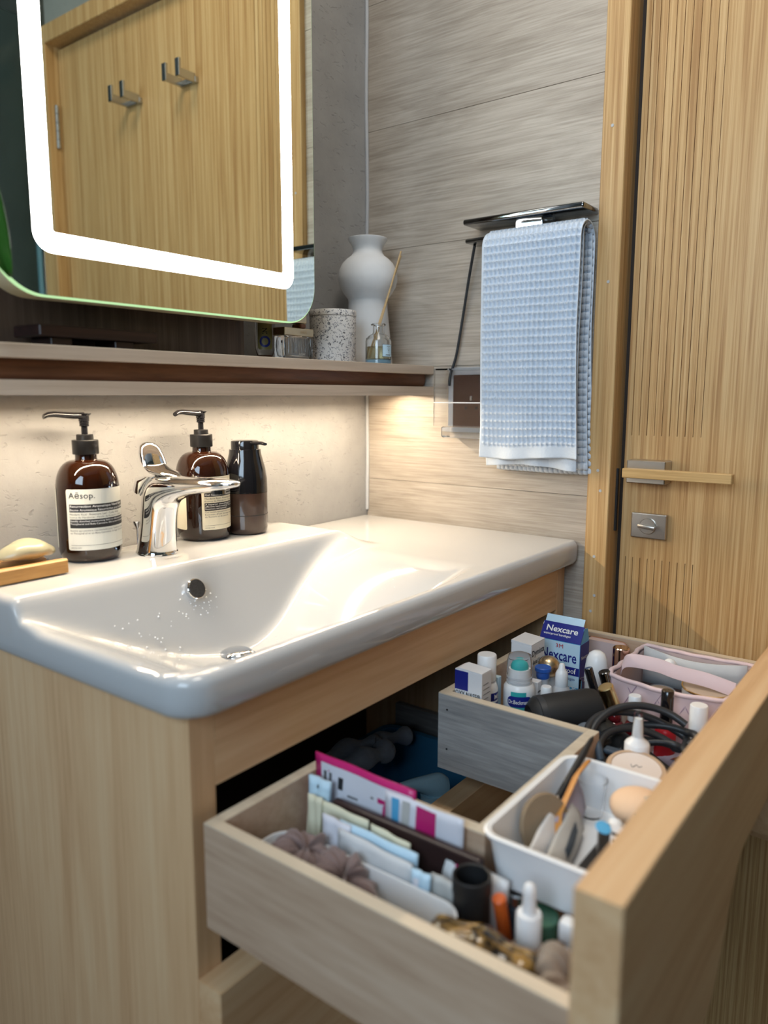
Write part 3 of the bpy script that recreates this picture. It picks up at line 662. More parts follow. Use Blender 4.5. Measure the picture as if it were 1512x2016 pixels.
obj('ridge', box(-0.0486, -0.0475, -0.047, 0.0445, 0.0020, 0.0036), 'white', cov)
obj('switch', box(-0.0085, -0.007, -0.004, 0.001, 0.006, 0.014, 0.0006, 1), 'steel', sk)
obj('pin_hole', box(-0.0075, -0.0066, 0.006, 0.010, -0.008, -0.004), 'ink', sk); obj('pin_hole', box(-0.0075, -0.0066, -0.014, -0.010, -0.008, -0.004), 'ink', sk)
# ================================================================== things on the basin ledge
def pump_bottle(name, label, loc, az, naz, lines, glass, paper):
    t = thing(name, label, 'bottle', loc, group='pump bottles beside the tap')
    R = 0.0358
    prof = [(0, 0.0025), (0.022, 0.0012), (0.029, 0.0), (0.0325, 0.0022), (0.0345, 0.007), (R, 0.013), (R, 0.088)]
    for i in range(1, 9):
        s = i/8; prof.append((R+(0.0128-R)*(s**1.25*(0.45+0.55*s)+0.0), 0.088+0.031*(math.sin(s*PI/2)**0.85)))
    prof += [(0.0123, 0.1205), (0.0123, 0.1275)]
    obj('glass_body', lathe(prof, 56), glass, t, 50)
    col_ = obj('collar', lathe([(0.010, 0.125), (0.0146, 0.1255), (0.0150, 0.1262), (0.0150, 0.1415), (0.0145, 0.1420), (0.0098, 0.1422), (0.0096, 0.1480), (0.0090, 0.1485), (0.0045, 0.1485)], 40), 'black', t, 35)
    obj('stem', cyl(0.0037, 0.148, 0.1600, 20), 'blackgloss', t, 40)
    hd = obj('pump_head', lathe([(0.0050, 0.158), (0.0055, 0.1585), (0.0055, 0.1602), (0.0050, 0.1606), (0.0056, 0.1612), (0.0056, 0.1628), (0.0051, 0.1632), (0.0060, 0.164), (0.0062, 0.1700), (0.0085, 0.1722), (0.0085, 0.1732), (0, 0.1736)], 28), 'blackgloss', t, 35)
    d = Vector((math.cos(naz), math.sin(naz), 0)); sd = Vector((-d.y, d.x, 0)); up_ = Vector((0, 0, 1))
    secs = []
    for s, z, a, b_ in ((0.000, 0.1705, .0070, .0040), (0.012, 0.1706, .0064, .0040), (0.024, 0.1716, .0054, .0037), (0.034, 0.1726, .0050, .0034), (0.041, 0.1720, .0047, .0031), (0.0455, 0.1698, .0042, .0028)):
        secs.append((d*s+up_*z, sd, up_, a, b_))
    obj('nozzle', ring_loft(secs, 16), 'blackgloss', hd, 50)
    Rl = R+0.0003
    lab = obj('front_label', rpatch(Rl, az, az+2.42, 0.0160, 0.0872, 0.0025), paper, t)
    obj('back_label', rpatch(Rl, az-3.10, az-0.60, 0.0160, 0.0872, 0.0025), paper, t)
    top = 0.0872
    for (za, zb_) in ((0.0173, 0.0265), (0.0348, 0.0451)): obj('printed_band', patch(Rl+0.0002, az+0.10, az+2.34, top-zb_, top-za, 24), 'ink', lab)
    obj('printed_rule', patch(Rl+0.0002, az+0.10, az+2.34, top-0.0654, top-0.0651, 24), 'ink', lab)
    for body, z, size, mat, bold, wid in lines: text_cyl(lab, body, az+(0.10 if mat != 'inkw' else 0.12), top-z, Rl+0.0004, size, mat, bold, wid)
    return t
L1 = [('Aēsop.', 0.0104, 0.0098, 'ink', 0.0, 0.0300), ('Resurrection Aromatique Hand Balm', 0.0209, 0.0038, 'inkw', .012, 0.070), ('Baume Aromatique Résurrection pour les Mains', 0.0251, 0.0038, 'inkw', .006, 0.076),
      ('Mandarin Rind - Rosemary Leaf - Cedar Atlas', 0.0300, 0.0030, 'ink', .0, 0.062), ('Ecorce de Mandarine - Feuille de Romarin - Cèdre', 0.0334, 0.0030, 'ink_g', .0, 0.068),
      ('Readily absorbed moisturising balm to effectively hydrate', 0.0378, 0.0030, 'inkw', .005, 0.076), ('Tocopherol and Beta-Carotene, this is one of aromatic', 0.0410, 0.0030, 'inkw', .005, 0.074),
      ('Baume qui pénètre rapidement pour hydrater la peau', 0.0488, 0.0029, 'ink_g', .0, 0.074), ('en Tocophérol et en Beta-Carotène, il s\'agit d\'un baume', 0.0520, 0.0029, 'ink_g', .0, 0.074), ('aesop.com', 0.0688, 0.0027, 'ink_g', .0, 0.0125)]
L2 = [('Aēsop.', 0.0104, 0.0098, 'ink', 0.0, 0.0300), ('Resurrection Aromatique Hand Wash', 0.0209, 0.0038, 'inkw', .012, 0.070), ('Gel Nettoyant Aromatique Résurrection', 0.0251, 0.0038, 'inkw', .006, 0.076),
      ('Mandarin Rind - Rosemary Leaf - Cedar', 0.0300, 0.0030, 'ink', .0, 0.062), ('Ecorce de Mandarine - Feuille de Romarin', 0.0334, 0.0030, 'ink_g', .0, 0.068),
      ('A superior cleansing gel to facilitate', 0.0376, 0.0030, 'inkw', .005, 0.060), ('effective hand-washing. The presence of', 0.0406, 0.0030, 'inkw', .005, 0.062), ('Rosemary and Lavender', 0.0436, 0.0030, 'inkw', .005, 0.034),
      ('Gel lavant exceptionnel pour répondre', 0.0480, 0.0029, 'ink_g', .0, 0.062), ('besoin d\'un lavage de mains', 0.0512, 0.0029, 'ink_g', .0, 0.060), ('de Romarin et de Lavande', 0.0544, 0.0029, 'ink_g', .0, 0.038), ('aesop.com', 0.0688, 0.0027, 'ink_g', .0, 0.0125)]
ZD = ZL+0.0002
pump_bottle('pump_bottle', 'brown glass hand balm bottle with white label, left of the tap', (-0.5960, -0.0470, ZD), math.radians(-163), math.radians(168), L1, 'amber', 'label')
pump_bottle('pump_bottle', 'brown glass hand wash bottle with cream label, behind the tap spout', (-0.4253, -0.0500, ZD), math.radians(-133), math.radians(186), L2, 'amber_d', 'label2')
# black and brown dispenser
t = thing('soap_dispenser', 'black and brown plastic soap dispenser beside the wall', 'dispenser', (-0.3600, -0.0645, ZD))
obj('lower_body', lathe([(0, 0.001), (0.0265, 0), (0.0290, 0.003), (0.0300, 0.009), (0.0303, 0.0585), (0, 0.0585)], 48), 'brownglass', t, 40)
obj('liquid_line', lathe([(0.0304, 0.0270), (0.0305, 0.0274), (0.0304, 0.0278)], 48), 'ink', t)
obj('upper_body', lathe([(0.0305, 0.0590), (0.0306, 0.0620), (0.0302, 0.078), (0.0282, 0.092), (0.0250, 0.104), (0.0228, 0.113), (0.0222, 0.1190), (0.0206, 0.1195), (0, 0.1195)], 48), 'blackgloss', t, 40)
hd = obj('pump_head', lathe([(0.0196, 0.1150), (0.0196, 0.1290), (0.0190, 0.1310), (0.0165, 0.1318), (0, 0.1320)], 40), 'blackgloss', t, 40)
secs = [((0, -0.012, 0.1285), (1, 0, 0), (0, 0, 1), .0075, .0028), ((0, -0.022, 0.1285), (1, 0, 0), (0, 0, 1), .0062, .0026), ((0, -0.034, 0.1288), (1, 0, 0), (0, 0, 1), .0050, .0023), ((0, -0.0405, 0.1275), (1, 0, 0), (0, 0, 1), .0042, .0020)]
obj('spout', ring_loft(secs, 16), 'blackgloss', hd, 50)
# ---- tap
fx = -0.5300
t = thing('basin_tap', 'chrome single-lever basin tap with flat forward spout', 'tap', (fx, -0.0858, ZD))
def sec(y, z, ang, a, b_):   # ang: lean of the section normal from vertical toward -y
    return ((0, y, z), (1, 0, 0), (0, math.cos(ang), math.sin(ang)), a, b_)
R_ = math.radians
P = [sec(0, 0, 0, .0238, .0235), sec(0, .002, 0, .0240, .0237), sec(-.0005, .006, R_(1), .0228, .0228), sec(-.0025, .022, R_(4), .0208, .0218), sec(-.0050, .040, R_(6), .0198, .0212),
     sec(-.0085, .058, R_(12), .0200, .0215), sec(-.0135, .072, R_(26), .0212, .0220), sec(-.0250, .0815, R_(52), .0222, .0195), sec(-.0440, .0855, R_(76), .0222, .0145), sec(-.0680, .0885, R_(86), .0216, .0112), sec(-.0950, .0915, R_(86), .0205, .0092), sec(-.1200, .0940, R_(86), .0182, .0072), sec(-.1360, .0955, R_(86), .0140, .0050), sec(-.1450, .0962, R_(86), .0085, .0030), sec(-.1480, .0964, R_(86), .0030, .0012)]
def dense(P, k=5):
    out = []; n = len(P)
    for i in range(n-1):
        a, b_, c, d = P[max(i-1, 0)], P[i], P[i+1], P[min(i+2, n-1)]
        for s in range(k):
            t_ = s/k
            cr = lambda A, Bv, Cv, Dv: 0.5*((2*Bv)+(-A+Cv)*t_+(2*A-5*Bv+4*Cv-Dv)*t_*t_+(-A+3*Bv-3*Cv+Dv)*t_**3)
            V3 = lambda k_: Vector([cr(*[Vector(q[k_])[m] for q in (a, b_, c, d)]) for m in range(3)])
            yv = V3(2); yv.normalize(); out.append((V3(0), Vector(b_[1]), yv, cr(a[3], b_[3], c[3], d[3]), cr(a[4], b_[4], c[4], d[4])))
    return out+[P[-1]]
obj('tap_body', ring_loft(dense(P), 40, power=2.5), 'chrome', t, 50)
obj('base_ring', lathe([(0.0246, 0), (0.0246, 0.0018), (0.0236, 0.0024)], 40), 'chrome', t, 60)
obj('top_dome', ring_loft([((0, .0165, .0760), (1, 0, 0), (0, .9, .4), .017, .016), ((0, .007, .0905), (1, 0, 0), (0, .96, .2), .0185, .0195), ((0, -.004, .0965), (1, 0, 0), (0, 1, -.06), .0165, .0210), ((0, -.010, .0985), (1, 0, 0), (0, 1, -.1), .0090, .0150)], 32), 'chrome', t, 60)
LV = [((0, -.050, .0985), (1, 0, 0), (0, .15, .98), .0050, .0012), ((0, -.036, .1005), (1, 0, 0), (0, .12, .99), .0120, .0032), ((0, -.018, .1035), (1, 0, 0), (0, .25, .97), .0158, .0060), ((0, -.006, .1075), (1, 0, 0), (0, .60, .80), .0172, .0100), ((0, .0005, .1150), (1, 0, 0), (0, .88, .46), .0170, .0125), ((0, .0045, .1250), (1, 0, 0), (0, .97, .24), .0155, .0098), ((0, .0070, .1330), (1, 0, 0), (0, .98, .2), .0120, .0066), ((0, .0080, .1368), (1, 0, 0), (0, .98, .2), .0060, .0035)]
obj('lever', ring_loft(dense(LV), 32, power=2.3), 'chrome', t, 60)
obj('pop_up_rod', lathe([(0.0016, 0), (0.0016, 0.026), (0.0060, 0.034), (0.0062, 0.036), (0, 0.0362)], 20, at=(-0.006, 0.0300, 0.002)), 'chrome', t, 40)
obj('aerator', cyl(0.0085, 0.0800, 0.0845, 24, at=(0, -0.118, 0.0035)), 'chrome_d', t, 40)
# ---- soap dish and soap
t = thing('soap_dish', 'slatted oiled wood soap dish at the left end of the ledge', 'soap dish', (-0.7200, -0.0660, ZD))
obj('front_slat', prism([(-0.0365, 0.0015), (-0.0365, 0.0150), (-0.0340, 0.0170), (-0.0120, 0.0130), (-0.0090, 0.0110), (-0.0090, 0.0060), (-0.0300, 0.0015)], -0.065, 0.0610, 'yz'), 'dish', t)
obj('back_slat', prism([(0.0365, 0.0015), (0.0365, 0.0150), (0.0340, 0.0170), (0.0130, 0.0130), (0.0070, 0.0110), (0.0070, 0.0060), (0.0300, 0.0015)], -0.065, 0.0605, 'yz'), 'dish', t)
for x in (-0.05, 0.046): obj('cross_bar', box(x-.006, x+.006, -0.030, 0.030, 0, 0.0075), 'dish', t)
bm = B(); bmesh.ops.create_uvsphere(bm, u_segments=32, v_segments=18, radius=1)
for v in bm.verts:
    x, y, z = v.co; k = (1-abs(x)**2.6*0.25); v.co = Vector((x*0.0325, y*0.0205*k, z*(0.0125 if z > 0 else 0.0095)*k+0.0022*math.cos(x*2.4)+0.0008*math.sin(x*7+y*3)))
tag(obj('soap_bar', bm, 'soap', None, 180, (-0.6850, -0.0650, ZD+0.0235)), 'worn olive-green soap bar lying on the wooden dish', 'soap')

# ================================================================== things on the shelf
SZ = 1.1188
pr_ = [(0, 0.001), (0.040, 0), (0.0412, 0.002), (0.0395, 0.02), (0.0365, 0.055), (0.0336, 0.085), (0.0322, 0.1035), (0.0330, 0.1080), (0.0400, 0.1170), (0.0462, 0.1275), (0.0488, 0.1375), (0.0490, 0.1440), (0.0470, 0.1550), (0.0420, 0.1650), (0.0345, 0.1725), (0.0275, 0.1775), (0.0246, 0.1820), (0.0240, 0.1870), (0.0255, 0.1925), (0.0295, 0.1985), (0.0324, 0.2030), (0.0328, 0.2048), (0.0315, 0.2055), (0.0290, 0.2030), (0.0225, 0.190), (0.0225, 0.15), (0, 0.14)]
tag(obj('vase', lathe(pr_, 56), 'vase', None, 60, (-0.0757, -0.0620, SZ)), 'matte white gourd-shaped vase in the corner of the shelf', 'vase')
t = thing('lidded_jar', 'speckled terrazzo jar with flat lid on the shelf', 'jar', (-0.1916, -0.0850, SZ))
obj('jar_body', lathe([(0, 0.001), (0.0345, 0), (0.0355, 0.0015), (0.0358, 0.0685), (0, 0.0685)], 48), 'terrazzo', t, 40)
obj('lid', lathe([(0.0340, 0.0690), (0.0360, 0.0694), (0.0362, 0.0705), (0.0362, 0.0765), (0.0352, 0.0782), (0, 0.0784)], 48), 'terrazzo', t, 40)
dfx, dfy = -0.1215, -0.1195
t = thing('reed_diffuser', 'small clear glass reed diffuser with two wooden reeds', 'diffuser', (dfx, dfy, SZ))
obj('glass_bottle', lathe([(0, 0.0), (0.0200, 0.0), (0.0207, 0.0012), (0.0207, 0.0350), (0.0195, 0.0395), (0.0150, 0.0440), (0.0100, 0.0465), (0.0088, 0.0490), (0.0088, 0.0585), (0.0118, 0.0600), (0.0120, 0.0615), (0.0110, 0.0622), (0.0078, 0.0622), (0.0074, 0.0490), (0.0085, 0.0455), (0.0180, 0.0385), (0.0192, 0.0350), (0.0192, 0.0075), (0, 0.0070)], 48), 'glass', t, 50)
obj('oil', lathe([(0, 0.0075), (0.0188, 0.0076), (0.0188, 0.0265), (0, 0.0265)], 40), 'oil', t, 40)
obj('glass_foot', cyl(0.0200, 0.0008, 0.0060, 40), 'bluewater', t, 40)
a0 = math.radians(-131)
lab = obj('label', patch(0.0210, a0+0.10, a0+1.10, 0.0105, 0.0295, 12), 'paleblue', t)
for q in ((0.10, 1.10, 0.0105, 0.0109), (0.10, 1.10, 0.0291, 0.0295), (0.10, 0.125, 0.0105, 0.0295), (1.075, 1.10, 0.0105, 0.0295)): obj('label_border', patch(0.0211, a0+q[0], a0+q[1], q[2], q[3], 8), 'ink', lab)
for q in ((0.38, 0.88, 0.0128, 0.0139), (0.48, 0.86, 0.0262, 0.0267)): obj('printed_line', patch(0.0212, a0+q[0], a0+q[1], q[2], q[3], 6), 'ink', lab)
obj('printed_sprig', patch(0.0212, a0+0.66, a0+0.685, 0.0160, 0.0215, 2), 'ink', lab)
bm = B()
for k in range(10):
    an = 2*PI*k/10; rr = 0.0019; u0 = a0+0.672+rr*math.cos(an)/0.0212; z0_ = 0.0225+rr*math.sin(an)
    merge(bm, patch(0.0212, u0-0.018, u0+0.018, z0_-0.0003, z0_+0.0003, 2))
obj('printed_sprig', bm, 'ink', lab)
for (p0, p1) in (((-0.012, 0.006, 0.0105), (0.068, 0.006, 0.1830)), ((-0.014, 0.010, 0.0105), (0.076, 0.012, 0.1775))):
    obj('reed', tube([p0, p1], 0.0014, 8), 'reed', t, 60)
t = thing('perfume_bottle', 'square clear perfume bottle with pale gold collar', 'perfume bottle', (-0.2820, -0.0885, SZ))
obj('glass_body', box(-0.0305, 0.0300, -0.0110, 0.0110, 0, 0.0345, 0.003, 3), 'glass', t, 40)
obj('inner_volume', box(-0.0255, 0.0250, -0.0075, 0.0075, 0.0070, 0.0320, 0.002, 2), 'clear', t, 40)
for i in range(9): obj('glass_rib', box(-0.0230+i*0.0050, -0.0215+i*0.0050, -0.0117, -0.0108, 0.010, 0.032, 0.0003, 1), 'glass', t)
obj('collar', box(-0.0305, 0.0300, -0.0115, 0.0115, 0.0348, 0.0455, 0.0006, 1), 'brass', t)
obj('ribbon_knot', box(0.0020, 0.0140, -0.012, 0.006, 0.0457, 0.0520, 0.002, 2), 'walnut', t)
obj('cap', box(-0.0200, 0.0180, -0.0100, 0.0100, 0.0525, 0.0750, 0.002, 2), 'brass', t)
text_flat(t, 'CHLOÉ', (0.0010, -0.0115, 0.0385), (1, 0, 0), (0, 0, 1), 0.0046, 'reed', 0, 0.014)
text_flat(t, 'LOVE', (-0.0020, -0.0119, 0.0080), (1, 0, 0), (0, 0, 1), 0.0034, 'inkw', 0.01, 0.012)
t = thing('mouthwash_bottle', 'small clear bottle with yellow and navy crest label', 'bottle', (-0.3105, -0.0585, SZ))
obj('glass_body', lathe([(0, 0.002), (0.0090, 0.002), (0.0125, 0.010), (0.0146, 0.020), (0.0148, 0.060), (0.0120, 0.075), (0, 0.078)], 32), 'glass', t, 60)
obj('foot', lathe([(0, 0), (0.0100, 0), (0.0112, 0.003), (0.0095, 0.0075), (0, 0.0075)], 32), 'walnut', t, 60)
aq = math.radians(-134)
lab = obj('label', rpatch(0.0150, aq-0.75, aq+0.75, 0.0150, 0.0620, 0.004), 'khaki', t)
obj('crest_ring', rpatch(0.0152, aq-0.52, aq+0.52, 0.0180, 0.0338, 0.0077), 'navy', lab)
obj('crest_centre', rpatch(0.0153, aq-0.31, aq+0.31, 0.0213, 0.0307, 0.0045), 'khaki', lab)
text_cyl(lab, 'IN', aq+0.22, 0.0360, 0.0153, 0.0100, 'ink', 0.02, 0.0085, rotate=True)
t = thing('shelf_riser', 'low dark wooden riser tray standing on the shelf under the mirror', 'tray', (-0.6150, -0.0990, SZ))
obj('board', box(-0.0720, 0.0700, -0.0260, 0.0260, 0.0095, 0.0215, 0.0015, 1), 'stand', t)
for x in (-0.045, 0.030): obj('foot', box(x-.012, x+.012, -0.0200, 0.0200, 0, 0.0095, 0.001, 1), 'stand', t)
# plant at the left end of the shelf
t = thing('potted_plant', 'broad-leaved green plant at the left end of the shelf', 'plant', (-0.8700, -0.0850, SZ))
obj('pot', lathe([(0, 0.0005), (0.030, 0), (0.038, 0.055), (0.040, 0.058), (0.036, 0.058), (0.034, 0.050), (0, 0.050)], 32), 'pot', t, 50)
def leaf(base, tip, wid, nrm, droop):
    base = Vector(base); tip = Vector(tip); ax = tip-base; n = Vector(nrm).normalized(); sd = ax.cross(n).normalized()
    def f(u, v):
        s = v; w_ = wid*math.sin(PI*min(1, s*0.97+0.015))**0.75*(1-0.25*s); q = (u-0.5)*2
        return base+ax*s+sd*(q*w_)+n*(0.006*abs(q)-0.004+droop*math.sin(PI*s))
    return sheet(9, 24, f, 0.0008, n)
for bp_, tp, wd, nr, dp in (((0.075, -0.095, 0.200), (0.127, -0.098, 0.055), 0.0235, (-0.6, -0.75, 0.1), 0.012), ((0.02, -0.02, 0.19), (-0.08, -0.09, 0.13), 0.026, (0, -.5, .9), 0.02), ((-0.01, 0.01, 0.20), (-0.11, 0.03, 0.20), 0.028, (0, -.3, 1), 0.02), ((0.048, -0.070, 0.085), (0.109, -0.092, 0.005), 0.016, (-0.5, -0.8, 0.2), 0.006)):
    lf = obj('leaf', leaf(bp_, tp, wd, nr, dp), 'leaf', t, 180)
    mid = Vector(bp_)*0.5+Vector((0, 0, 0.05)); mid.z = max(mid.z, 0.10)
    obj('stem', tube(spline([(0, 0, 0.045), mid, bp_], 6), 0.0016, 8), 'leaf', lf, 60)
# ================================================================== drawer contents
F = FZ+0.0004
def cyl_thing(name, label, cat, x, y, parts, group=None, tilt=(0, 0, 0), z=F):
    """parts: (part name, profile [(r,z)..], material)"""
    t = thing(name, label, cat, (x, y, z), tilt, group)
    for pn, prof, mt in parts: obj(pn, lathe(prof, 28), mt, t, 40)
    return t
def cp(r, z0, z1, e=0.0008): return [(0, z0), (r-e, z0), (r, z0+e), (r, z1-e), (r-e, z1), (0, z1)]
def carton(name, label, x0, x1, y0, y1, h, mat):
    t = thing(name, label, 'box', ((x0+x1)/2, (y0+y1)/2, F)); hx, hy = (x1-x0)/2, (y1-y0)/2
    obj('carton', box(-hx, hx, -hy, hy, 0, h, 0.0006, 1), mat, t); return t, hx, hy
XM, YM, ZP = (-1, 0, 0), (0, -1, 0), (0, 0, 1)
# on the -x face text runs toward -y ; on the -y face text runs toward +x
# 1 small nasal box
t, hx, hy = carton('medicine_box', 'small white medicine box with navy stripe in the drawer corner', -0.3640, -0.3410, -0.4570, -0.4205, 0.1120, 'card')
obj('navy_stripe', box(-hx-0.0003, -hx-0.00005, 0.0000, hy-0.0004, 0.0880, 0.1112), 'navy', t)
obj('top_flap', prism([(-hy, 0.1121), (hy, 0.1121), (hy*0.7, 0.1145), (-hy, 0.1127)], -hx, hx, 'yz'), 'card', t)
text_flat(t, 'OXY-NASE®', (-hx, hy-0.001, 0.0805), (0, -1, 0), (0, 0, 1), 0.0090, 'ink', .015, 0.0340)
for i in range(6): obj('printed_line', box(-hx*0.7, hx*(0.75-0.2*(i % 3)), -hy-0.0003, -hy-0.0001, 0.068+i*0.006, 0.0687+i*0.006), 'ink_g', t)
# 2 antiseptic spray
t = cyl_thing('antiseptic_bottle', 'white and navy antiseptic spray bottle with white cap', 'bottle', -0.3170, -0.4370, [
    ('body', [(0, 0), (0.0135, 0), (0.0142, 0.002), (0.0142, 0.078), (0.0120, 0.085), (0.0095, 0.088), (0, 0.088)], 'white'),
    ('cap', [(0.0100, 0.088), (0.0116, 0.0885), (0.0116, 0.1190), (0.0108, 0.1202), (0, 0.1204)], 'white'),
    ('navy_band', [(0.0143, 0.020), (0.0144, 0.0205), (0.0144, 0.062), (0.0143, 0.0625)], 'navy'),
    ('navy_band', [(0.0143, 0.065), (0.0144, 0.0655), (0.0144, 0.0745), (0.0143, 0.075)], 'navy')])
aa = math.radians(-150)
text_cyl(t, 'MEDICI', aa+0.7, 0.0670, 0.0146, 0.0085, 'inkw', .01); text_cyl(t, 'ULTRASEPT', aa+0.5, 0.0540, 0.0146, 0.0070, 'inkw', .015); text_cyl(t, 'Antiseptic', aa+0.5, 0.0450, 0.0146, 0.0062, 'inkw', .01)
# 3 stain roller
t = cyl_thing('stain_roller', 'white stain roller bottle with clear cap over a teal ball', 'bottle', -0.2830, -0.4640, [
    ('body', [(0, 0), (0.0182, 0), (0.0190, 0.003), (0.0186, 0.020), (0.0192, 0.068), (0.0188, 0.076), (0.0158, 0.0805), (0.0125, 0.0800), (0.0125, 0.0880), (0.0118, 0.0985), (0, 0.0985)], 'white'),
    ('roller_ball', [(0.0095, 0.0985), (0.0098, 0.1020), (0.0080, 0.1065), (0.0040, 0.1090), (0, 0.1095)], 'teal'),
    ('blue_base_print', [(0.0191, 0.003), (0.0193, 0.004), (0.0190, 0.024), (0.0188, 0.025)], 'sky'),
    ('cap_ridge', [(0.0139, 0.0815), (0.0150, 0.0822), (0.0150, 0.0835), (0.0139, 0.0842)], 'frost'),
    ('cap_ridge', [(0.0139, 0.0865), (0.0148, 0.0872), (0.0148, 0.0885), (0.0139, 0.0892)], 'frost'),
    ('clear_cap', [(0.0158, 0.0810), (0.0160, 0.0812), (0.0156, 0.1080), (0.0138, 0.1155), (0.0070, 0.1182), (0, 0.1185)], 'clear')])
aa = math.radians(-152)
obj('teal_panel', patch(0.0194, aa-0.55, aa+0.45, 0.0460, 0.0740, 10), 'teal', t)
b_ = obj('brand_oval', rpatch(0.0196, aa-0.78, aa+0.85, 0.0550, 0.0685, 0.006), 'navy', t)
text_cyl(t, 'Dr.Beckmann', aa-0.70, 0.0592, 0.0199, 0.0070, 'inkw', .015, 0.0275)
text_cyl(t, 'Stain Roller', aa-0.92, 0.0440, 0.0197, 0.0080, 'ink_g', .012, 0.0320)
text_cyl(t, 'IDEAL FOR TRAVELLING', aa-0.85, 0.0385, 0.0197, 0.0030, 'ink_g', 0, 0.024)
for i, mt in enumerate(('ink', 'red', 'yellow')): obj('flag_stripe', patch(0.0197, aa+0.62, aa+1.20, 0.0430-i*0.0035-0.0035, 0.0430-i*0.0035, 6), mt, t)
# 4 nasal spray carton
t, hx, hy = carton('nasal_spray_box', 'white nasal spray carton with open flap behind the stain roller', -0.2230, -0.1830, -0.4500, -0.4205, 0.1070, 'card')
obj('top_flap', prism([(-hy, 0.1071), (hy, 0.1071), (hy, 0.1110), (-hy, 0.1085)], -hx, hx, 'yz'), 'card', t)
text_flat(t, 'Dymista', (-hx+0.0015, -hy, 0.0920), (1, 0, 0), (0, 0, 1), 0.0115, 'ink', .015, 0.0365)
text_flat(t, 'Nasal Spray', (-hx+0.0015, -hy, 0.0805), (1, 0, 0), (0, 0, 1), 0.0085, 'ink', .01, 0.0365)
for i in range(3): obj('printed_line', box(-hx-0.0003, -hx-0.0001, -hy*0.7, hy*(0.8-0.2*i), 0.0900-i*0.004, 0.0906-i*0.004), 'ink_g', t)
t, hx, hy = carton('leaflet_box', 'narrow white leaflet box standing behind the stain roller', -0.2560, -0.2440, -0.4760, -0.4520, 0.0740, 'card')
for i in range(7): obj('printed_line', box(-hx*0.8, hx*0.8, -hy-0.0003, -hy-0.0001, 0.018+i*0.007, 0.0200+i*0.007), 'ink_g', t)
t, hx, hy = carton('tissue_pack', 'flat blue and grey packet behind the antiseptic bottle', -0.2960, -0.2880, -0.4420, -0.4210, 0.0850, 'paleblue')
obj('navy_print', box(-hx-0.0003, -hx-0.0001, -hy, hy*0.4, 0.020, 0.060), 'navy', t)
# 5 gold ball cap bottle
cyl_thing('perfume_roller', 'bottle with round pale gold ball cap before the bandage box', 'bottle', -0.2000, -0.4650, [
    ('body', [(0, 0), (0.0125, 0), (0.0130, 0.002), (0.0130, 0.055), (0.0080, 0.064), (0, 0.064)], 'frost'),
    ('ball_cap', [(0.0050, 0.064)]+[(0.0148*math.sin(PI*i/14), 0.0765-0.0148*math.cos(PI*i/14)) for i in range(2, 14)]+[(0, 0.0913)], 'brass')])
# 6 bandage box
t, hx, hy = carton('bandage_box', 'blue waterproof bandage carton with raised hanging tab', -0.1480, -0.1180, -0.4860, -0.4260, 0.0960, 'sky')
W2 = 2*hy
obj('front_panel', box(-hx-0.0004, -hx-0.00005, -hy+0.0004, hy-0.0004, 0.0345, 0.0955), 'paleblue', t)
obj('navy_band', box(-hx-0.0006, -hx-0.0004, -hy+0.0004, hy-0.0004, 0.0510, 0.0625), 'navy', t)
obj('side_panel', box(-hx, hx, -hy-0.0004, -hy-0.00005, 0.0004, 0.0955), 'navy', t)
tp = obj('top_flap', prism([(-hx, 0.0965), (-hx+0.0015, 0.0962), (-hx+0.0145, 0.1170), (-hx+0.0135, 0.1178)], -hy, hy, 'xz'), 'navy', t)
fd = Vector((0.0135, 0, 0.0213)).normalized(); fo = Vector((-hx, 0, 0.0965))
obj('hanging_tab', prism([(-hx+0.0137, 0.1178), (-hx+0.0147, 0.1172), (-hx+0.0200, 0.1262), (-hx+0.0192, 0.1268)], -hy+0.002, hy-0.002, 'xz'), 'paleblue', t)
obj('side_flap', prism([(-hx+0.002, 0.0965), (hx, 0.0965), (hx-0.006, 0.1140), (-hx+0.012, 0.1160)], hy-0.0006, hy, 'xz'), 'card', t)
obj('side_flap', prism([(-hx+0.002, 0.0965), (hx, 0.0965), (hx-0.006, 0.1140), (-hx+0.012, 0.1160)], -hy, -hy+0.0006, 'xz'), 'sky', t)
text_flat(t, 'Nexcare', fo+Vector((0, hy-0.006, 0))+fd*0.0120, (0, -1, 0), fd, 0.0120, 'inkw', .02, 0.0470, 0.0006)
text_flat(t, 'waterproof bandages', fo+Vector((0, hy-0.004, 0))+fd*0.0065, (0, -1, 0), fd, 0.0045, 'inkw', .01, 0.0400, 0.0006)
text_flat(t, '3M', (-hx-0.0004, hy-0.0240, 0.0868), (0, -1, 0), (0, 0, 1), 0.0082, 'red', 0, 0.0115)
text_flat(t, 'Nexcare', (-hx-0.0004, hy-0.0025, 0.0690), (0, -1, 0), (0, 0, 1), 0.0215, 'navy', .015, W2-0.007)
text_flat(t, 'waterproof', (-hx-0.0008, hy-0.0120, 0.0540), (0, -1, 0), (0, 0, 1), 0.0105, 'inkw', .012, W2-0.0165)
text_flat(t, 'bandages', (-hx-0.0004, hy-0.0340, 0.0440), (0, -1, 0), (0, 0, 1), 0.0062, 'navy', .0, 0.020)
text_flat(t, 'Stays On', (-hx-0.0004, hy-0.0270, 0.0300), (0, -1, 0), (0, 0, 1), 0.0085, 'inkw', .01, 0.0290)
text_flat(t, 'Nexcare', (-hx+0.003, -hy-0.0004, 0.0740), (1, 0, 0), (0, 0, 1), 0.0070, 'inkw', .01, 0.022)
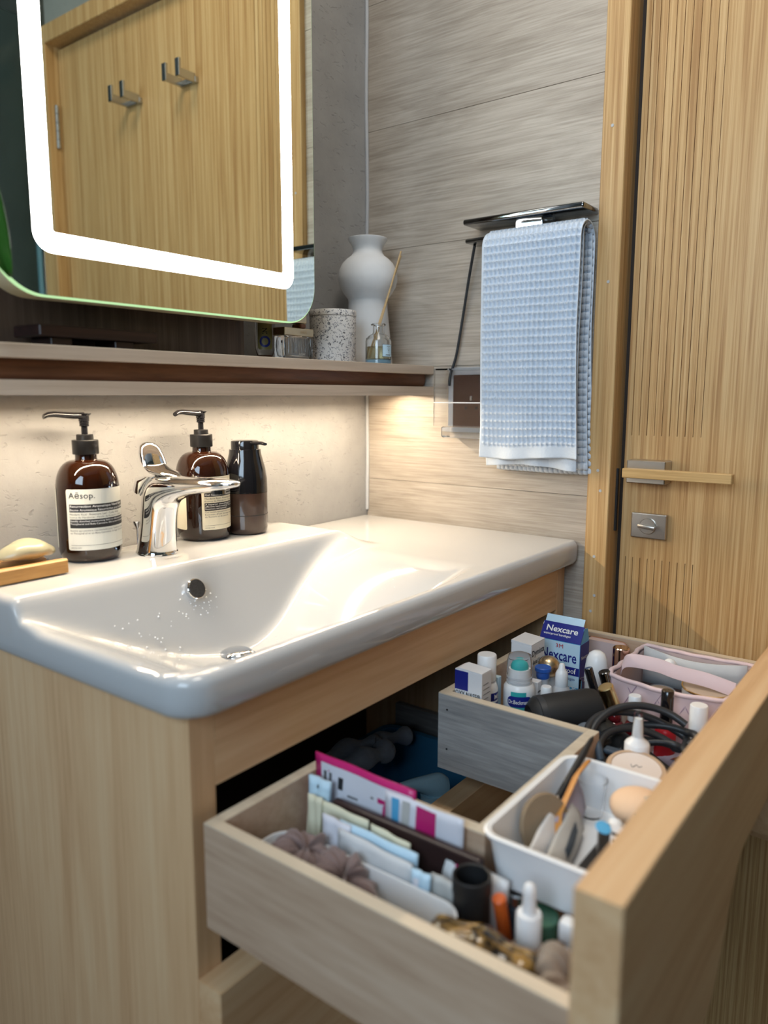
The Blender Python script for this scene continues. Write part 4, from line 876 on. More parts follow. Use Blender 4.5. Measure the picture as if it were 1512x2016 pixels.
# 7 tube with blue cap, 8 dropper bottle, 9 vial, 10 clear tube
cyl_thing('test_tube', 'clear plastic tube with flared blue stopper', 'tube', -0.2330, -0.4720, [
    ('tube_body', [(0, 0), (0.0070, 0), (0.0076, 0.002), (0.0076, 0.074), (0, 0.074)], 'frost'),
    ('stopper', [(0.0060, 0.070), (0.0086, 0.0745), (0.0086, 0.0810), (0.0106, 0.0830), (0.0106, 0.0868), (0.0098, 0.0876), (0.0070, 0.0870), (0, 0.0868)], 'blue')])
t = cyl_thing('dropper_bottle', 'small clear eye-drop bottle with pointed white cap', 'bottle', -0.2330, -0.4975, [
    ('body', [(0, 0), (0.0118, 0), (0.0124, 0.002), (0.0124, 0.058), (0.0095, 0.0665), (0.0070, 0.0690), (0, 0.069)], 'frost'),
    ('cap', [(0.0078, 0.0680), (0.0080, 0.0685), (0.0076, 0.0845), (0.0060, 0.0880), (0.0042, 0.0910), (0.0034, 0.0960), (0.0024, 0.0974), (0, 0.0976)], 'white')])
obj('label', rpatch(0.0126, math.radians(-195), math.radians(-65), 0.030, 0.0500, 0.001), 'card', t)
text_cyl(t, 'TAN S', math.radians(-188), 0.0375, 0.0129, 0.0100, 'ink', .02)
cyl_thing('vial', 'slim white vial with rounded white cap', 'vial', -0.2560, -0.4880, [
    ('vial_body', cp(0.0064, 0, 0.050), 'frost'), ('cap', [(0.0066, 0.0500), (0.0072, 0.0505), (0.0070, 0.0700), (0.0060, 0.0722), (0, 0.0726)], 'white')])
cyl_thing('glass_tube', 'short open clear glass tube beside the black eyeliner', 'tube', -0.2250, -0.5260, [
    ('tube_body', [(0, 0), (0.0075, 0), (0.0080, 0.002), (0.0080, 0.0800), (0.0074, 0.0808), (0.0068, 0.0800), (0.0066, 0.004), (0, 0.004)], 'clear'), ('liquid', cp(0.0060, 0.005, 0.060), 'ink_g')])
tag(obj('bottle_holder', ring_loft([((-0.2200, -0.5050, F+0.045), (1, 0, 0), (0, 1, 0), .034, .013), ((-0.2200, -0.5050, F+0.062), (1, 0, 0), (0, 1, 0), .036, .015)], 20, power=5), 'white'), 'white plastic holder under the clear tube and dropper bottle', 'holder')
bpy.data.objects['bottle_holder'].location = (0.012, 0.016, -0.045)
# 11 hair dryer
ax0 = Vector((-0.3220, -0.4990, 0.6930)); ax1 = Vector((-0.2620, -0.5560, 0.6990)); axd = (ax1-ax0).normalized()
t = thing('hair_dryer', 'matte black barrel hair dryer lying across the drawer', 'hair dryer', tuple(ax0))
ln = (ax1-ax0).length
obj('barrel', lathe([(0.0130, 0.001), (0.0170, -0.001), (0.0245, 0.006), (0.0262, 0.014), (0.0268, 0.030), (0.0268, ln-0.008), (0.0250, ln), (0, ln)], 48, axis=axd), 'black_m', t, 40)
obj('nozzle_ring', lathe([(0.0252, 0.0085), (0.0264, 0.0092), (0.0268, 0.0160), (0.0260, 0.0165)], 48, axis=axd), 'cord', t, 40)
obj('nozzle_opening', lathe([(0, 0.0006), (0.0128, 0.0008)], 32, axis=axd), 'ink', t)
h0 = Vector((0.052, -0.060, -0.012)); h1 = Vector((-0.020, -0.190, -0.033))
obj('handle', tube([h0, h0.lerp(h1, .3), h0.lerp(h1, .97), h1], [0.0165, 0.0172, 0.0172, 0.0150], 24), 'black_m', t, 50)
obj('switch', box(-0.004, 0.004, -0.010, 0.010, 0, 0.003, 0.001, 2), 'cord', t, None, tuple(h0.lerp(h1, .75)+Vector((-.008, 0.004, 0.0155))))
cp_ = spline([h1+Vector((0, 0, 0)), h1+Vector((0.03, -0.008, 0.03)), (0.045, -0.195, 0.02)], 6)
# cable coil (its cord)
co = B(); rnd = random.Random(11); cc = Vector((-0.3210, -0.6360, 0.686))-ax0
loops = [(0.060, 0.054, 0.66, 0.0, 0.008), (0.066, 0.050, 0.30, 0.16, 0.000), (0.050, 0.040, 0.55, -0.15, -0.004), (0.062, 0.050, 0.16, 0.02, -0.010), (0.046, 0.034, 0.30, 0.20, -0.010), (0.064, 0.056, 0.46, -0.20, 0.004)]
pts = []; rv = Vector((0.60, -0.80, 0)); dv = Vector((0.80, 0.60, 0))
for li, (ra, rb, tl, ty, dz) in enumerate(loops):
    for k in range(24):
        a = 2*PI*k/24+0.6; q = dv*math.cos(tl)+Vector((0, 0, math.sin(tl)))
        pts.append(cc+rv*(ra*math.cos(a))+q*(rb*math.sin(a))+Vector((0, 0, dz+ty*0.06*math.cos(a))))
obj('cable', tube(spline(pts, 3), 0.0042, 10), 'cord', t, 60)
# strap on the coil
st = obj('cable_strap', tube(spline([cc+Vector(v) for v in ((-0.030, 0.050, 0.002), (-0.036, 0.046, 0.018), (-0.046, 0.038, 0.023), (-0.056, 0.030, 0.012), (-0.058, 0.026, -0.010))], 6), 0.0042, 8), 'strap', t, 50)
obj('strap_disc', lathe([(0, 0.0016), (0.0135, 0.0012), (0.0150, 0), (0.0135, -0.0012), (0, -0.0016)], 28, at=cc+Vector((-0.012, 0.062, 0.012)), axis=(-0.75, -0.35, 0.55)), 'strap', st, 50)
obj('strap_buckle', box(-0.006, 0.006, -0.010, 0.010, -0.002, 0.003, 0.002, 2), 'strap', st, None, tuple(cc+Vector((-0.040, 0.022, 0.016))))
# 12 roll-on, 13 compact, 14 lipstick
cyl_thing('deodorant', 'white domed roll-on deodorant behind the lip pencils', 'deodorant', -0.1640, -0.5160, [
    ('body', [(0, 0), (0.0135, 0), (0.0145, 0.003), (0.0150, 0.055), (0, 0.055)], 'white'),
    ('dome_cap', [(0.0152, 0.0555), (0.0155, 0.060), (0.0150, 0.075), (0.0132, 0.088), (0.0100, 0.0955), (0.0050, 0.0990), (0, 0.0995)], 'white')])
t = thing('powder_case', 'pink powder case with rose gold edge standing against the drawer side', 'case', (-0.0640, -0.4900, F))
obj('case_body', prism(rrect(-0.0300, 0.0300, 0, 0.0820, 0.008, 5), -0.009, 0.003, 'yz'), 'pink_d', t, 40)
obj('rim', prism(rrect(-0.0312, 0.0312, -0.0, 0.0832, 0.009, 5), 0.0032, 0.0052, 'yz'), 'rosegold', t, 40)
t = cyl_thing('lipstick', 'tall shiny rose gold lipstick tube beside the pink pouch', 'lipstick', -0.1330, -0.5370, [
    ('base_tube', cp(0.0104, 0, 0.056), 'frost'), ('cap', cp(0.0110, 0.0565, 0.1000, 0.001), 'rosegold')])
obj('barcode_label', patch(0.0106, math.radians(-190), math.radians(-110), 0.030, 0.054, 8), 'card', t)
for i in range(9): obj('barcode_bar', patch(0.0108, math.radians(-186+i*8), math.radians(-183+i*8), 0.032, 0.052, 2), 'ink', t)
# 15 lip and eye pencils leaning together
def pen(name, label, p0, p1, parts, cat):
    p0, p1 = Vector(p0), Vector(p1); d = (p1-p0).normalized(); t = thing(name, label, cat, tuple(p0))
    for pn, prof, mt in parts: obj(pn, lathe(prof, 20, axis=d), mt, t, 40)
    return t
pen('eyeliner', 'slim glossy black eyeliner leaning in the middle of the drawer', (-0.2270, -0.5620, F+0.003), (-0.2320, -0.5325, 0.7340), [('barrel', cp(0.0050, 0, 0.062), 'blackgloss'), ('cap', cp(0.0054, 0.0622, 0.1010), 'blackgloss')], 'eyeliner')
pen('lip_tube', 'silver-capped lip tube leaning behind the gold-capped bottle', (-0.2030, -0.5700, F+0.003), (-0.2150, -0.5460, 0.7300), [('tube_body', cp(0.0075, 0, 0.056), 'frost'), ('cap', cp(0.0078, 0.0562, 0.094), 'chrome_d')], 'lip gloss')
pen('lip_crayon', 'coral pink lip crayon leaning against the pink pouch', (-0.2230, -0.5900, F+0.004), (-0.2060, -0.5580, 0.7240), [('barrel', cp(0.0052, 0, 0.084), 'coral'), ('tip', [(0.0052, 0.084), (0.0045, 0.0850), (0.0030, 0.0900), (0, 0.0905)], 'coral')], 'crayon')
pen('foundation_bottle', 'glass foundation bottle with shiny gold cap tilted toward the front', (-0.2320, -0.5860, F+0.012), (-0.2540, -0.5640, 0.7240), [('glass_body', cp(0.0112, 0, 0.048), 'tan'), ('cap', cp(0.0094, 0.0485, 0.0845, 0.001), 'gold')], 'bottle')
# 16 quilted pouch basket
PX0, PX1, PY0, PY1 = -0.2160, -0.0960, -0.6930, -0.5530
t = thing('pink_pouch', 'pink quilted satin pouch basket with fabric handle', 'pouch', ((PX0+PX1)/2, (PY0+PY1)/2, F))
hx, hy, ph = (PX1-PX0)/2, (PY1-PY0)/2, 0.0940
def puff(u, v): return 0.0022*abs(math.sin(PI*(u*3.2+v*2.0)))*abs(math.sin(PI*(u*3.2-v*2.0)))**0.7
NS = 96
def side(inner):
    def f(u, v):
        a = u*4; k = int(a) % 4; s = a-int(a); m = 0.0 if not inner else 0.0035
        pk = [(-hx, hy-2*hy*s), (-hx+2*hx*s, -hy), (hx, -hy+2*hy*s), (hx-2*hx*s, hy)][k]; nr = [(-1, 0), (0, -1), (1, 0), (0, 1)][k]
        o_ = (puff(s*1.2, v)-m) if not inner else -m-0.0015
        top = ph-0.006*math.sin(PI*s)*(1 if k in (0,) else 0.3)-(0.004 if k == 0 else 0)+(0.003 if k == 2 else 0)
        bow = 0.003*math.sin(PI*s)*math.sin(PI*v)
        return (pk[0]+nr[0]*(o_+bow), pk[1]+nr[1]*(o_+bow), v*top)
    return f
obj('quilted_side', grid(NS, 22, side(False), closed_u=True), 'pink', t, 180)
obj('lining', grid(NS, 6, side(True), closed_u=True), 'pink_d', t, 180)
rim = [Vector(side(False)(i/NS, 1.0))+Vector((0, 0, 0.0005)) for i in range(NS)]
obj('piping', tube([p*0.985+Vector((0, 0, p.z*0.015)) for p in rim], 0.0030, 8, True), 'pink', t, 60)
obj('base', box(-hx, hx, -hy, hy, 0, 0.002), 'pink_d', t)
for s in (-1, 1):
    for k in range(5):
        y_a = -hy+0.010+k*0.032; b_ = [(-hx-0.0012, y_a, 0.004 if s > 0 else 0.084), (-hx-0.0026, y_a+0.022, 0.044), (-hx-0.0012, min(y_a+0.044, hy-0.002), 0.084 if s > 0 else 0.004)]
        if y_a+0.022 < hy: obj('stitch_line', tube(b_, 0.0006, 5), 'stitch', t)
hp = spline([(-hx+0.030, hy-0.004, 0.088), (-hx+0.028, hy-0.012, 0.103), (-hx+0.034, hy-0.045, 0.1030), (-hx+0.036, 0.0, 0.0985), (-hx+0.038, -hy+0.035, 0.096), (-hx+0.040, -hy+0.004, 0.090)], 8)
obj('handle', ring_loft([(p, Vector((0.35, 0, 0.94)).normalized(), Vector((0.94, 0, -0.35)).normalized(), 0.0085, 0.0016) for p in hp], 12, power=4), 'pink', t, 60)
obj('inner_pocket', sheet(12, 4, lambda u, v: (hx-0.012-0.008*math.sin(PI*u), hy-0.006-(2*hy-0.012)*u, 0.050+0.050*v-0.006*math.sin(PI*u)*v), 0.002, (1, 0, 0)), 'lining', t, 180)
cx_, cy_ = (PX0+PX1)/2, (PY0+PY1)/2
t = thing('round_compact', 'small round clear-lidded powder compact inside the pink pouch', 'compact', (-0.1850, -0.6070, F+0.062))
obj('case', lathe([(0, 0), (0.0150, 0), (0.0165, 0.002), (0.0165, 0.012), (0.0150, 0.0135)], 32), 'frost', t, 40); obj('powder', lathe([(0, 0.0128), (0.0135, 0.0128), (0.0138, 0.0120)], 32), 'tan', t, 40)
t = thing('bronzer_tin', 'large round bronzer tin with gold rim inside the pink pouch', 'tin', (-0.1660, -0.6580, F+0.055), (0, -0.06, 0))
obj('tin_body', cyl(0.0305, 0, 0.028, 40), 'frost', t, 40); obj('lid_face', lathe([(0, 0.0296), (0.0298, 0.0292)], 40), 'tan', t, 40); obj('gold_rim', lathe([(0.0295, 0.0280), (0.0312, 0.0285), (0.0312, 0.0300), (0.0297, 0.0305), (0.0295, 0.0296)], 40), 'gold', t, 40)
bm = B(); bmesh.ops.create_uvsphere(bm, u_segments=20, v_segments=12, radius=0.0085)
tag(obj('white_ball', bm, 'white', None, 180, (-0.1270, -0.5990, F+0.0870)), 'round white plastic ball behind the pink pouch handle', 'ball')
t = thing('makeup_palette', 'dark makeup case lying inside the pink pouch', 'case', (-0.1450, -0.6050, F+0.003)); obj('case_body', box(-0.030, 0.028, -0.045, 0.045, 0, 0.052, 0.004, 2), 'maroon', t)
# 17 nail polishes
def polish(label, x, y, glass, capm, capz, r=0.0074, zt=0.0850):
    cyl_thing('nail_polish', label, 'nail polish', x, y, [('bottle', [(0, 0), (0.0105, 0), (0.0118, 0.002), (0.0118, capz-0.008), (0.0090, capz-0.002), (0.0052, capz), (0, capz)], glass), ('cap', [(r*1.02, capz+0.0003), (r*1.04, capz+0.001), (r, zt-0.001), (r-0.0008, zt), (0, zt+0.0002)], capm)], 'nail polishes before the pink pouch')
polish('dark red nail polish with short white cap before the pouch', -0.2440, -0.5950, 'darkred', 'white', 0.0520, 0.0074, 0.0830)
polish('red nail polish with tall black cap', -0.2410, -0.6310, 'red', 'blackgloss', 0.0560, 0.0070, 0.0970)
polish('clear nail polish with wide white cap near the drawer front', -0.2490, -0.6680, 'frost', 'white', 0.0430, 0.0096, 0.0915)
polish('deep red nail polish lying low beside the coiled cable', -0.2560, -0.5760, 'darkred', 'darkred', 0.0520, 0.0074, 0.0600)
# 19 nozzle bottle, 20 blush compact, 21 cloth
cyl_thing('nozzle_bottle', 'bottle with white shoulder cap and clear pointed nozzle', 'bottle', -0.3680, -0.6400, [
    ('body', [(0, 0), (0.0130, 0), (0.0136, 0.002), (0.0136, 0.062), (0.0110, 0.068), (0, 0.068)], 'frost'),
    ('shoulder_cap', [(0.0118, 0.0680), (0.0124, 0.0685), (0.0124, 0.0830), (0.0112, 0.0850), (0.0062, 0.0890), (0.0052, 0.0920), (0.0036, 0.1100), (0, 0.1103)], 'white'),
    ('clear_cover', [(0.0054, 0.0890), (0.0056, 0.0893), (0.0048, 0.1150), (0.0040, 0.1166), (0, 0.1168)], 'clear')])
t = thing('blush_compact', 'round beige powder compact with pale lid beside the white tray', 'compact', (-0.4000, -0.6500, 0.6990), (0.10, -0.14, 0))
obj('case', lathe([(0, 0), (0.0265, 0), (0.0285, 0.0025), (0.0285, 0.0130), (0.0270, 0.0148), (0.0240, 0.0150), (0.0238, 0.0140), (0, 0.0140)], 44), 'beige', t, 40)
obj('lid_face', lathe([(0, 0.0145), (0.0232, 0.0145), (0.0236, 0.0138)], 44), 'pale', t, 40)
obj('printed_squiggle', tube(spline([(0.004, -0.004, 0.0147), (0.001, -0.002, 0.0147), (0.003, 0.001, 0.0147), (-0.002, 0.003, 0.0147), (0.001, 0.006, 0.0147)], 6), 0.0003, 5), 'ink_g', t)
def cloth(u, v):
    return (-0.360+0.150*u, -0.722+0.110*v, F+0.006+0.010*math.sin(u*7+v*3)**2+0.008*math.sin(v*9+1)**2)
clo = tag(obj('patterned_cloth', sheet(24, 20, cloth, 0.0012, (0, 0, 1)), 'fabric', None, 180), 'lilac cloth with gold star pattern under the coiled cable', 'cloth')
for i in range(7):
    u, v = 0.15+0.12*i, 0.25+0.5*((i*0.37) % 1); p = Vector(cloth(u, v)); b_ = bmesh.new(); vs = []
    for k in range(16):
        r_q = 0.009 if k % 2 == 0 else 0.0045; vs.append(b_.verts.new((p.x+r_q*math.cos(k*PI/8), p.y+r_q*math.sin(k*PI/8), p.z+0.0040)))
    b_.faces.new(vs); obj('printed_star', b_, 'gold', clo)

# ------------------------------------------------------------------ white tray over the middle of the drawer
t = thing('white_bin', 'white plastic bin of small cosmetics set in the middle of the drawer', 'bin', (-0.5360, -0.6610, 0.6900))
thx, thy, tz = 0.0835, 0.0590, 0.0440
def bin_mesh():
    b = bmesh.new(); R0 = []
    for hx_, hy_, z, r in ((thx-0.008, thy-0.008, 0, 0.012), (thx-0.002, thy-0.002, tz-0.004, 0.015), (thx+0.0015, thy+0.0015, tz-0.0035, 0.017), (thx+0.0020, thy+0.0020, tz-0.001, 0.017), (thx, thy, tz, 0.016), (thx-0.0035, thy-0.0035, tz-0.001, 0.013), (thx-0.010, thy-0.010, 0.002, 0.010)):
        R0.append([b.verts.new((x, y, z)) for x, y in rrect(-hx_, hx_, -hy_, hy_, r, 6)])
    for A_, B_ in zip(R0, R0[1:]):
        n = len(A_)
        for i in range(n): b.faces.new((A_[i], A_[(i+1) % n], B_[(i+1) % n], B_[i]))
    b.faces.new(R0[0]); b.faces.new(R0[-1]); return b
obj('bin_body', bin_mesh(), 'white', t, 35)
TZ = 0.6925
pen('brow_pencil', 'long dark brow pencil leaning over the rim of the white bin', (-0.5480, -0.6165, TZ+0.006), (-0.4380, -0.6200, 0.7480), [('barrel', [(0, 0), (0.0030, 0.001), (0.0034, 0.10), (0.0022, 0.118), (0, 0.124)], 'black_m')], 'pencil')
t = thing('wooden_spatula', 'orange-brown wooden spatula leaning in the white bin', 'spatula', (-0.5420, -0.6330, TZ+0.018))
obj('blade', ring_loft([((-0.030, -0.014, -0.006), (0.5, -0.5, 0.7), (0.5, .6, .1), .004, .0028), ((0, 0, 0.010), (0.5, -0.5, 0.7), (0.5, .6, .1), .0048, .0032), ((0.045, 0.004, 0.026), (0.5, -0.5, 0.7), (0.5, .6, .1), .0052, .0034), ((0.064, 0.003, 0.030), (0.5, -0.5, 0.7), (0.5, .6, .1), .0060, .0036), ((0.069, 0.002, 0.030), (0.5, -0.5, 0.7), (0.5, .6, .1), .003, .002)], 14), 'spat', t, 60)
tag(obj('exfoliating_pad', lathe([(0, -0.003), (0.0250, -0.003), (0.0265, 0), (0.0250, 0.003), (0, 0.003)], 36, at=(-0.5500, -0.6260, TZ+0.0210), axis=(-0.35, -0.80, 0.35)), 'pad', None, 40), 'round brown exfoliating pad standing in the white bin', 'pad')
def sachet(name, label, cat, P0, U, Vv, mat, th=0.0022, bulge=0.003, extra=None, group=None):
    P0, U, Vv = Vector(P0), Vector(U), Vector(Vv); n = U.cross(Vv).normalized()
    f = lambda u, v: P0+U*u+Vv*v+n*(bulge*math.sin(PI*u)*math.sin(PI*v)+0.0007*math.sin(u*11+v*7))
    t = obj(name, sheet(14, 12, f, -th, n), mat, None, 180); tag(t, label, cat, group)
    for pn, (u0, u1, v0, v1), m2 in (extra or []):
        g_ = grid(8, 6, lambda a, c: f(u0+(u1-u0)*a, v0+(v1-v0)*c)+n*0.0005); obj(pn, g_, m2, t, 180)
    return t
sachet('sheet_sachet', 'pale grey sachet leaning against the pad in the white bin', 'sachet', (-0.6050, -0.6500, TZ+0.004), (0.085, 0.014, 0.004), (0.004, 0.014, 0.024), 'sachet')
sachet('sheet_sachet', 'grey-green sachet in front of the pale one in the white bin', 'sachet', (-0.6080, -0.6640, TZ+0.004), (0.095, 0.018, 0.004), (0.006, 0.014, 0.020), 'sachet_g', extra=[('blue_print', (.35, .8, .3, .6), 'strap')])
sachet('sheet_sachet', 'lilac sachet corner beside the wooden spatula', 'sachet', (-0.5500, -0.6460, TZ+0.004), (0.065, 0.010, 0.008), (0.004, 0.012, 0.024), 'fabric')
t = thing('travel_bottle', 'small flat clear bottle with printed label in the white bin', 'bottle', (-0.5500, -0.6850, TZ+0.019), (0.25, -0.30, 0.35))
obj('glass_body', box(-0.030, 0.022, -0.013, 0.013, -0.008, 0.008, 0.004, 3), 'clear', t, 40); obj('label', box(-0.018, 0.020, -0.006, 0.006, 0.0082, 0.0086), 'card', t)
for i in range(4): obj('printed_line', box(-0.012+i*0.007, -0.009+i*0.007, -0.005, 0.005, 0.0087, 0.0089), 'ink', t)
obj('blue_dot', lathe([(0, 0.0090), (0.006, 0.0088), (0.0065, 0.0080)], 20, at=(0.012, 0.012, 0.002)), 'sky', t, 40); obj('cap', cyl(0.006, 0.022, 0.030, 20, axis=(1, 0, 0)), 'white', t, 40)
bm = B(); bmesh.ops.create_uvsphere(bm, u_segments=28, v_segments=16, radius=1)
for v in bm.verts: v.co = Vector((v.co.x*0.023, v.co.y*0.0250, v.co.z*0.0155))
tag(obj('makeup_sponge', bm, 'sponge', None, 180, (-0.4850, -0.6820, TZ+0.0270)), 'peach beige makeup sponge at the far end of the white bin', 'sponge')
sachet('foil_sachet', 'crumpled white foil sachet before the makeup sponge', 'sachet', (-0.5400, -0.7000, TZ+0.024), (0.046, 0.020, 0.010), (0.008, -0.022, 0.016), 'foil', bulge=0.006)
cyl_thing('plastic_cup', 'small clear plastic cup at the far corner of the white bin', 'cup', -0.4800, -0.6380, [('cup_wall', [(0, 0), (0.010, 0), (0.0135, 0.034), (0.0128, 0.034), (0.0092, 0.0015), (0, 0.0015)], 'clear')], z=TZ+0.003)
t = thing('black_case', 'flat black makeup case on the bottom of the white bin', 'case', (-0.5650, -0.6880, TZ)); obj('case_body', box(-0.035, 0.060, -0.0240, 0.0240, 0, 0.0130, 0.003, 2), 'black_m', t)

# ------------------------------------------------------------------ left compartment
sachet('mask_packet', 'pink-edged white face mask packet against the drawer partition', 'packet', (-0.6120, -0.4220, 0.6500), (0, -0.1120, -0.003), (0.0020, 0, 0.0925), 'magenta', 0.0016, 0.002,
       [('white_panel', (.07, .98, .04, .93), 'packwhite'), ('pink_panel', (.66, .74, .46, .80), 'magenta'), ('printed_block', (.10, .13, .30, .85), 'ink_g'), ('printed_block', (.16, .19, .40, .85), 'ink_g'), ('printed_block', (.26, .31, .72, .84), 'ink'), ('printed_block', (.36, .62, .76, .78), 'ink_g'), ('printed_block', (.36, .62, .68, .70), 'ink_g'), ('printed_block', (.36, .62, .60, .62), 'ink_g')])
sachet('mask_packet', 'white, blue and magenta packet leaning next to the pink mask packet', 'packet', (-0.6155, -0.5060, 0.6480), (0, -0.0780, 0.0), (0.0015, 0, 0.0850), 'packwhite', 0.0016, 0.002,
       [('magenta_panel', (.42, .68, .06, .97), 'magenta'), ('blue_panel', (.10, .20, .10, .97), 'sky'), ('grey_panel', (.24, .34, .10, .97), 'sachet_g'), ('red_mark', (.02, .06, .55, .70), 'red'), ('blue_script', (.76, .92, .62, .66), 'navy'), ('blue_script', (.74, .96, .52, .57), 'navy'), ('blue_script', (.78, .90, .42, .45), 'navy'), ('white_hole', (.60, .64, .50, .58), 'white')])
t = sachet('cream_tube', 'flat white squeeze tube with hanging hole at the drawer back', 'tube', (-0.6320, -0.4280, 0.6450), (0, -0.0240, -0.001), (0.0060, 0, 0.0830), 'paleblue', 0.004, 0.003, [('cream_body', (.0, 1.0, .0, .70), 'cream'), ('hole', (.46, .54, .90, .94), 'ink')])
t = thing('sunglasses_case', 'long dark maroon case standing between packets and cards', 'case', (-0.6240, -0.5330, F)); obj('case_body', box(-0.0040, 0.0040, -0.0750, 0.0760, 0, 0.0755, 0.002, 2), 'maroon', t)
sachet('cream_card', 'tall cream card at the back of the left compartment', 'card', (-0.6420, -0.4360, 0.6420), (0.0, -0.0160, 0), (0.0060, 0, 0.0750), 'cream', 0.001, 0.0005)
sachet('cream_card', 'cream card strip in front of the maroon case', 'card', (-0.6390, -0.4460, 0.6480), (0.0, -0.0560, -0.002), (0.0060, 0, 0.0660), 'cream', 0.001, 0.0005)
sachet('cream_card', 'cream tab card near the middle of the left compartment', 'card', (-0.6400, -0.5060, 0.6460), (0.0, -0.0400, -0.004), (0.0060, 0, 0.0660), 'cream', 0.001, 0.0005)
sachet('paper_sachet', 'white sachet standing at the back behind the mauve scrunchie', 'sachet', (-0.6520, -0.4640, 0.6450), (0.0, -0.030, -0.002), (0.0040, 0, 0.0680), 'packwhite', 0.002, 0.002)
sachet('paper_sachet', 'large plain white sachet in the middle of the left compartment', 'sachet', (-0.6560, -0.4840, 0.6440), (-0.002, -0.0770, -0.003), (0.0050, 0, 0.0640), 'sachet', 0.002, 0.003)
sachet('paper_sachet', 'white sachet edge just behind the large plain sachet', 'sachet', (-0.6480, -0.4800, 0.6460), (0, -0.0800, -0.002), (0.0040, 0, 0.0650), 'paleblue', 0.002, 0.002)
sachet('paper_sachet', 'narrow pale blue printed sachet beside the large plain sachet', 'sachet', (-0.6580, -0.5620, 0.6440), (0, -0.0170, 0), (0.0040, 0, 0.0600), 'paleblue', 0.002, 0.002, [('blue_print', (.15, .45, .1, .9), 'packwhite')])
sachet('paper_sachet', 'small grey sachet beside the black cup', 'sachet', (-0.6520, -0.5760, 0.6420), (0, -0.0240, -0.001), (0.0050, 0, 0.0600), 'sachet_g', 0.002, 0.002)
sachet('ointment_tube', 'white and pink ointment tube lying behind the black cup', 'tube', (-0.6330, -0.5740, 0.6450), (0.002, -0.0560, -0.006), (0.0060, 0, 0.0640), 'white', 0.005, 0.004, [('pink_band', (.22, .36, .05, .97), 'magenta'), ('blue_print', (.45, .75, .55, .70), 'paleblue')])
# white organiser tray
t = thing('white_organiser', 'narrow white organiser tray along the left side of the drawer', 'tray', (-0.6880, -0.5220, F))
def org():
    b = bmesh.new(); R0 = []
    for a, c, z, r in ((0.0270, 0.090, 0, 0.018), (0.0292, 0.0930, 0.0535, 0.020), (0.0298, 0.0936, 0.0550, 0.020), (0.0284, 0.0922, 0.0552, 0.019), (0.0276, 0.0914, 0.0535, 0.018), (0.0256, 0.0886, 0.0015, 0.017)):
        R0.append([b.verts.new((x, y, z)) for x, y in rrect(-a, a, -c, c, r, 6)])
    for A_, B_ in zip(R0, R0[1:]):
        n = len(A_)
        for i in range(n): b.faces.new((A_[i], A_[(i+1) % n], B_[(i+1) % n], B_[i]))
    b.faces.new(R0[0]); b.faces.new(R0[-1]); return b
obj('tray_body', org(), 'white', t, 35)
def scrunchie(label, c, R, r, mat, seed, rot):
    rnd = random.Random(seed); nu, nv = 110, 20; ph = [rnd.uniform(0, 6) for _ in range(5)]
    def f(u, v):
        a = 2*PI*u; t_ = 2*PI*v
        rr = r*(1+0.16*math.sin(a*5+ph[0]+math.sin(2*a))+0.14*math.sin(a*11+ph[1]+2*math.sin(t_))+0.10*math.sin(a*19+3*math.sin(a+ph[4]))+0.17*math.sin(2*t_+a*3+ph[2]))
        Rr = R*(1+0.06*math.sin(2*a+ph[3]))
        return ((Rr+rr*math.cos(t_))*math.cos(a), (Rr+rr*math.cos(t_))*math.sin(a), rr*math.sin(t_)*0.9)
    b = bmesh.new(); V_ = [[b.verts.new(f(i/nu, j/nv)) for j in range(nv)] for i in range(nu)]
    for i in range(nu):
        for j in range(nv): b.faces.new((V_[i][j], V_[(i+1) % nu][j], V_[(i+1) % nu][(j+1) % nv], V_[i][(j+1) % nv]))
    o = obj('scrunchie', b, mat, None, 180, c); o.rotation_euler = rot; tag(o, label, 'scrunchie', 'scrunchies in the drawer'); return o
scrunchie('mauve fabric scrunchie piled at the back of the white organiser', (-0.6870, -0.4760, 0.6960), 0.0150, 0.0125, 'mauve', 1, (0.2, 0.25, 0))
scrunchie('mauve fabric scrunchie draped at the middle of the white organiser', (-0.6870, -0.5180, 0.6900), 0.0155, 0.0122, 'mauve', 2, (0.3, -0.25, 0.8))
t = thing('pearl_clip', 'small gold and pearl hair clip in the white organiser', 'hair clip', (-0.6900, -0.5720, 0.6740))
obj('clip_bar', box(-0.004, 0.004, -0.016, 0.016, -0.002, 0.002, 0.001, 1), 'gold', t)
for i in range(4):
    bm = B(); bmesh.ops.create_uvsphere(bm, u_segments=12, v_segments=8, radius=0.0048); obj('pearl', bm, 'cream', t, 180, (0, -0.013+i*0.0085, 0.005))
obj('clip_base', box(-0.012, 0.012, -0.02, 0.02, -0.034, -0.0022), 'gold', t)
cyl_thing('black_cup', 'matte black open cup beside the white organiser', 'cup', -0.6465, -0.6120, [('cup_wall', [(0, 0), (0.0130, 0), (0.0138, 0.002), (0.0142, 0.062), (0.0150, 0.0635), (0.0150, 0.0760), (0.0142, 0.0768), (0.0128, 0.0760), (0.0120, 0.004), (0, 0.004)], 'black_m')])
pen('orange_pen', 'bright orange pen standing behind the black cup', (-0.6250, -0.6330, F+0.003), (-0.6430, -0.6330, 0.7040), [('barrel', cp(0.0052, 0, 0.064), 'orange')], 'pen')
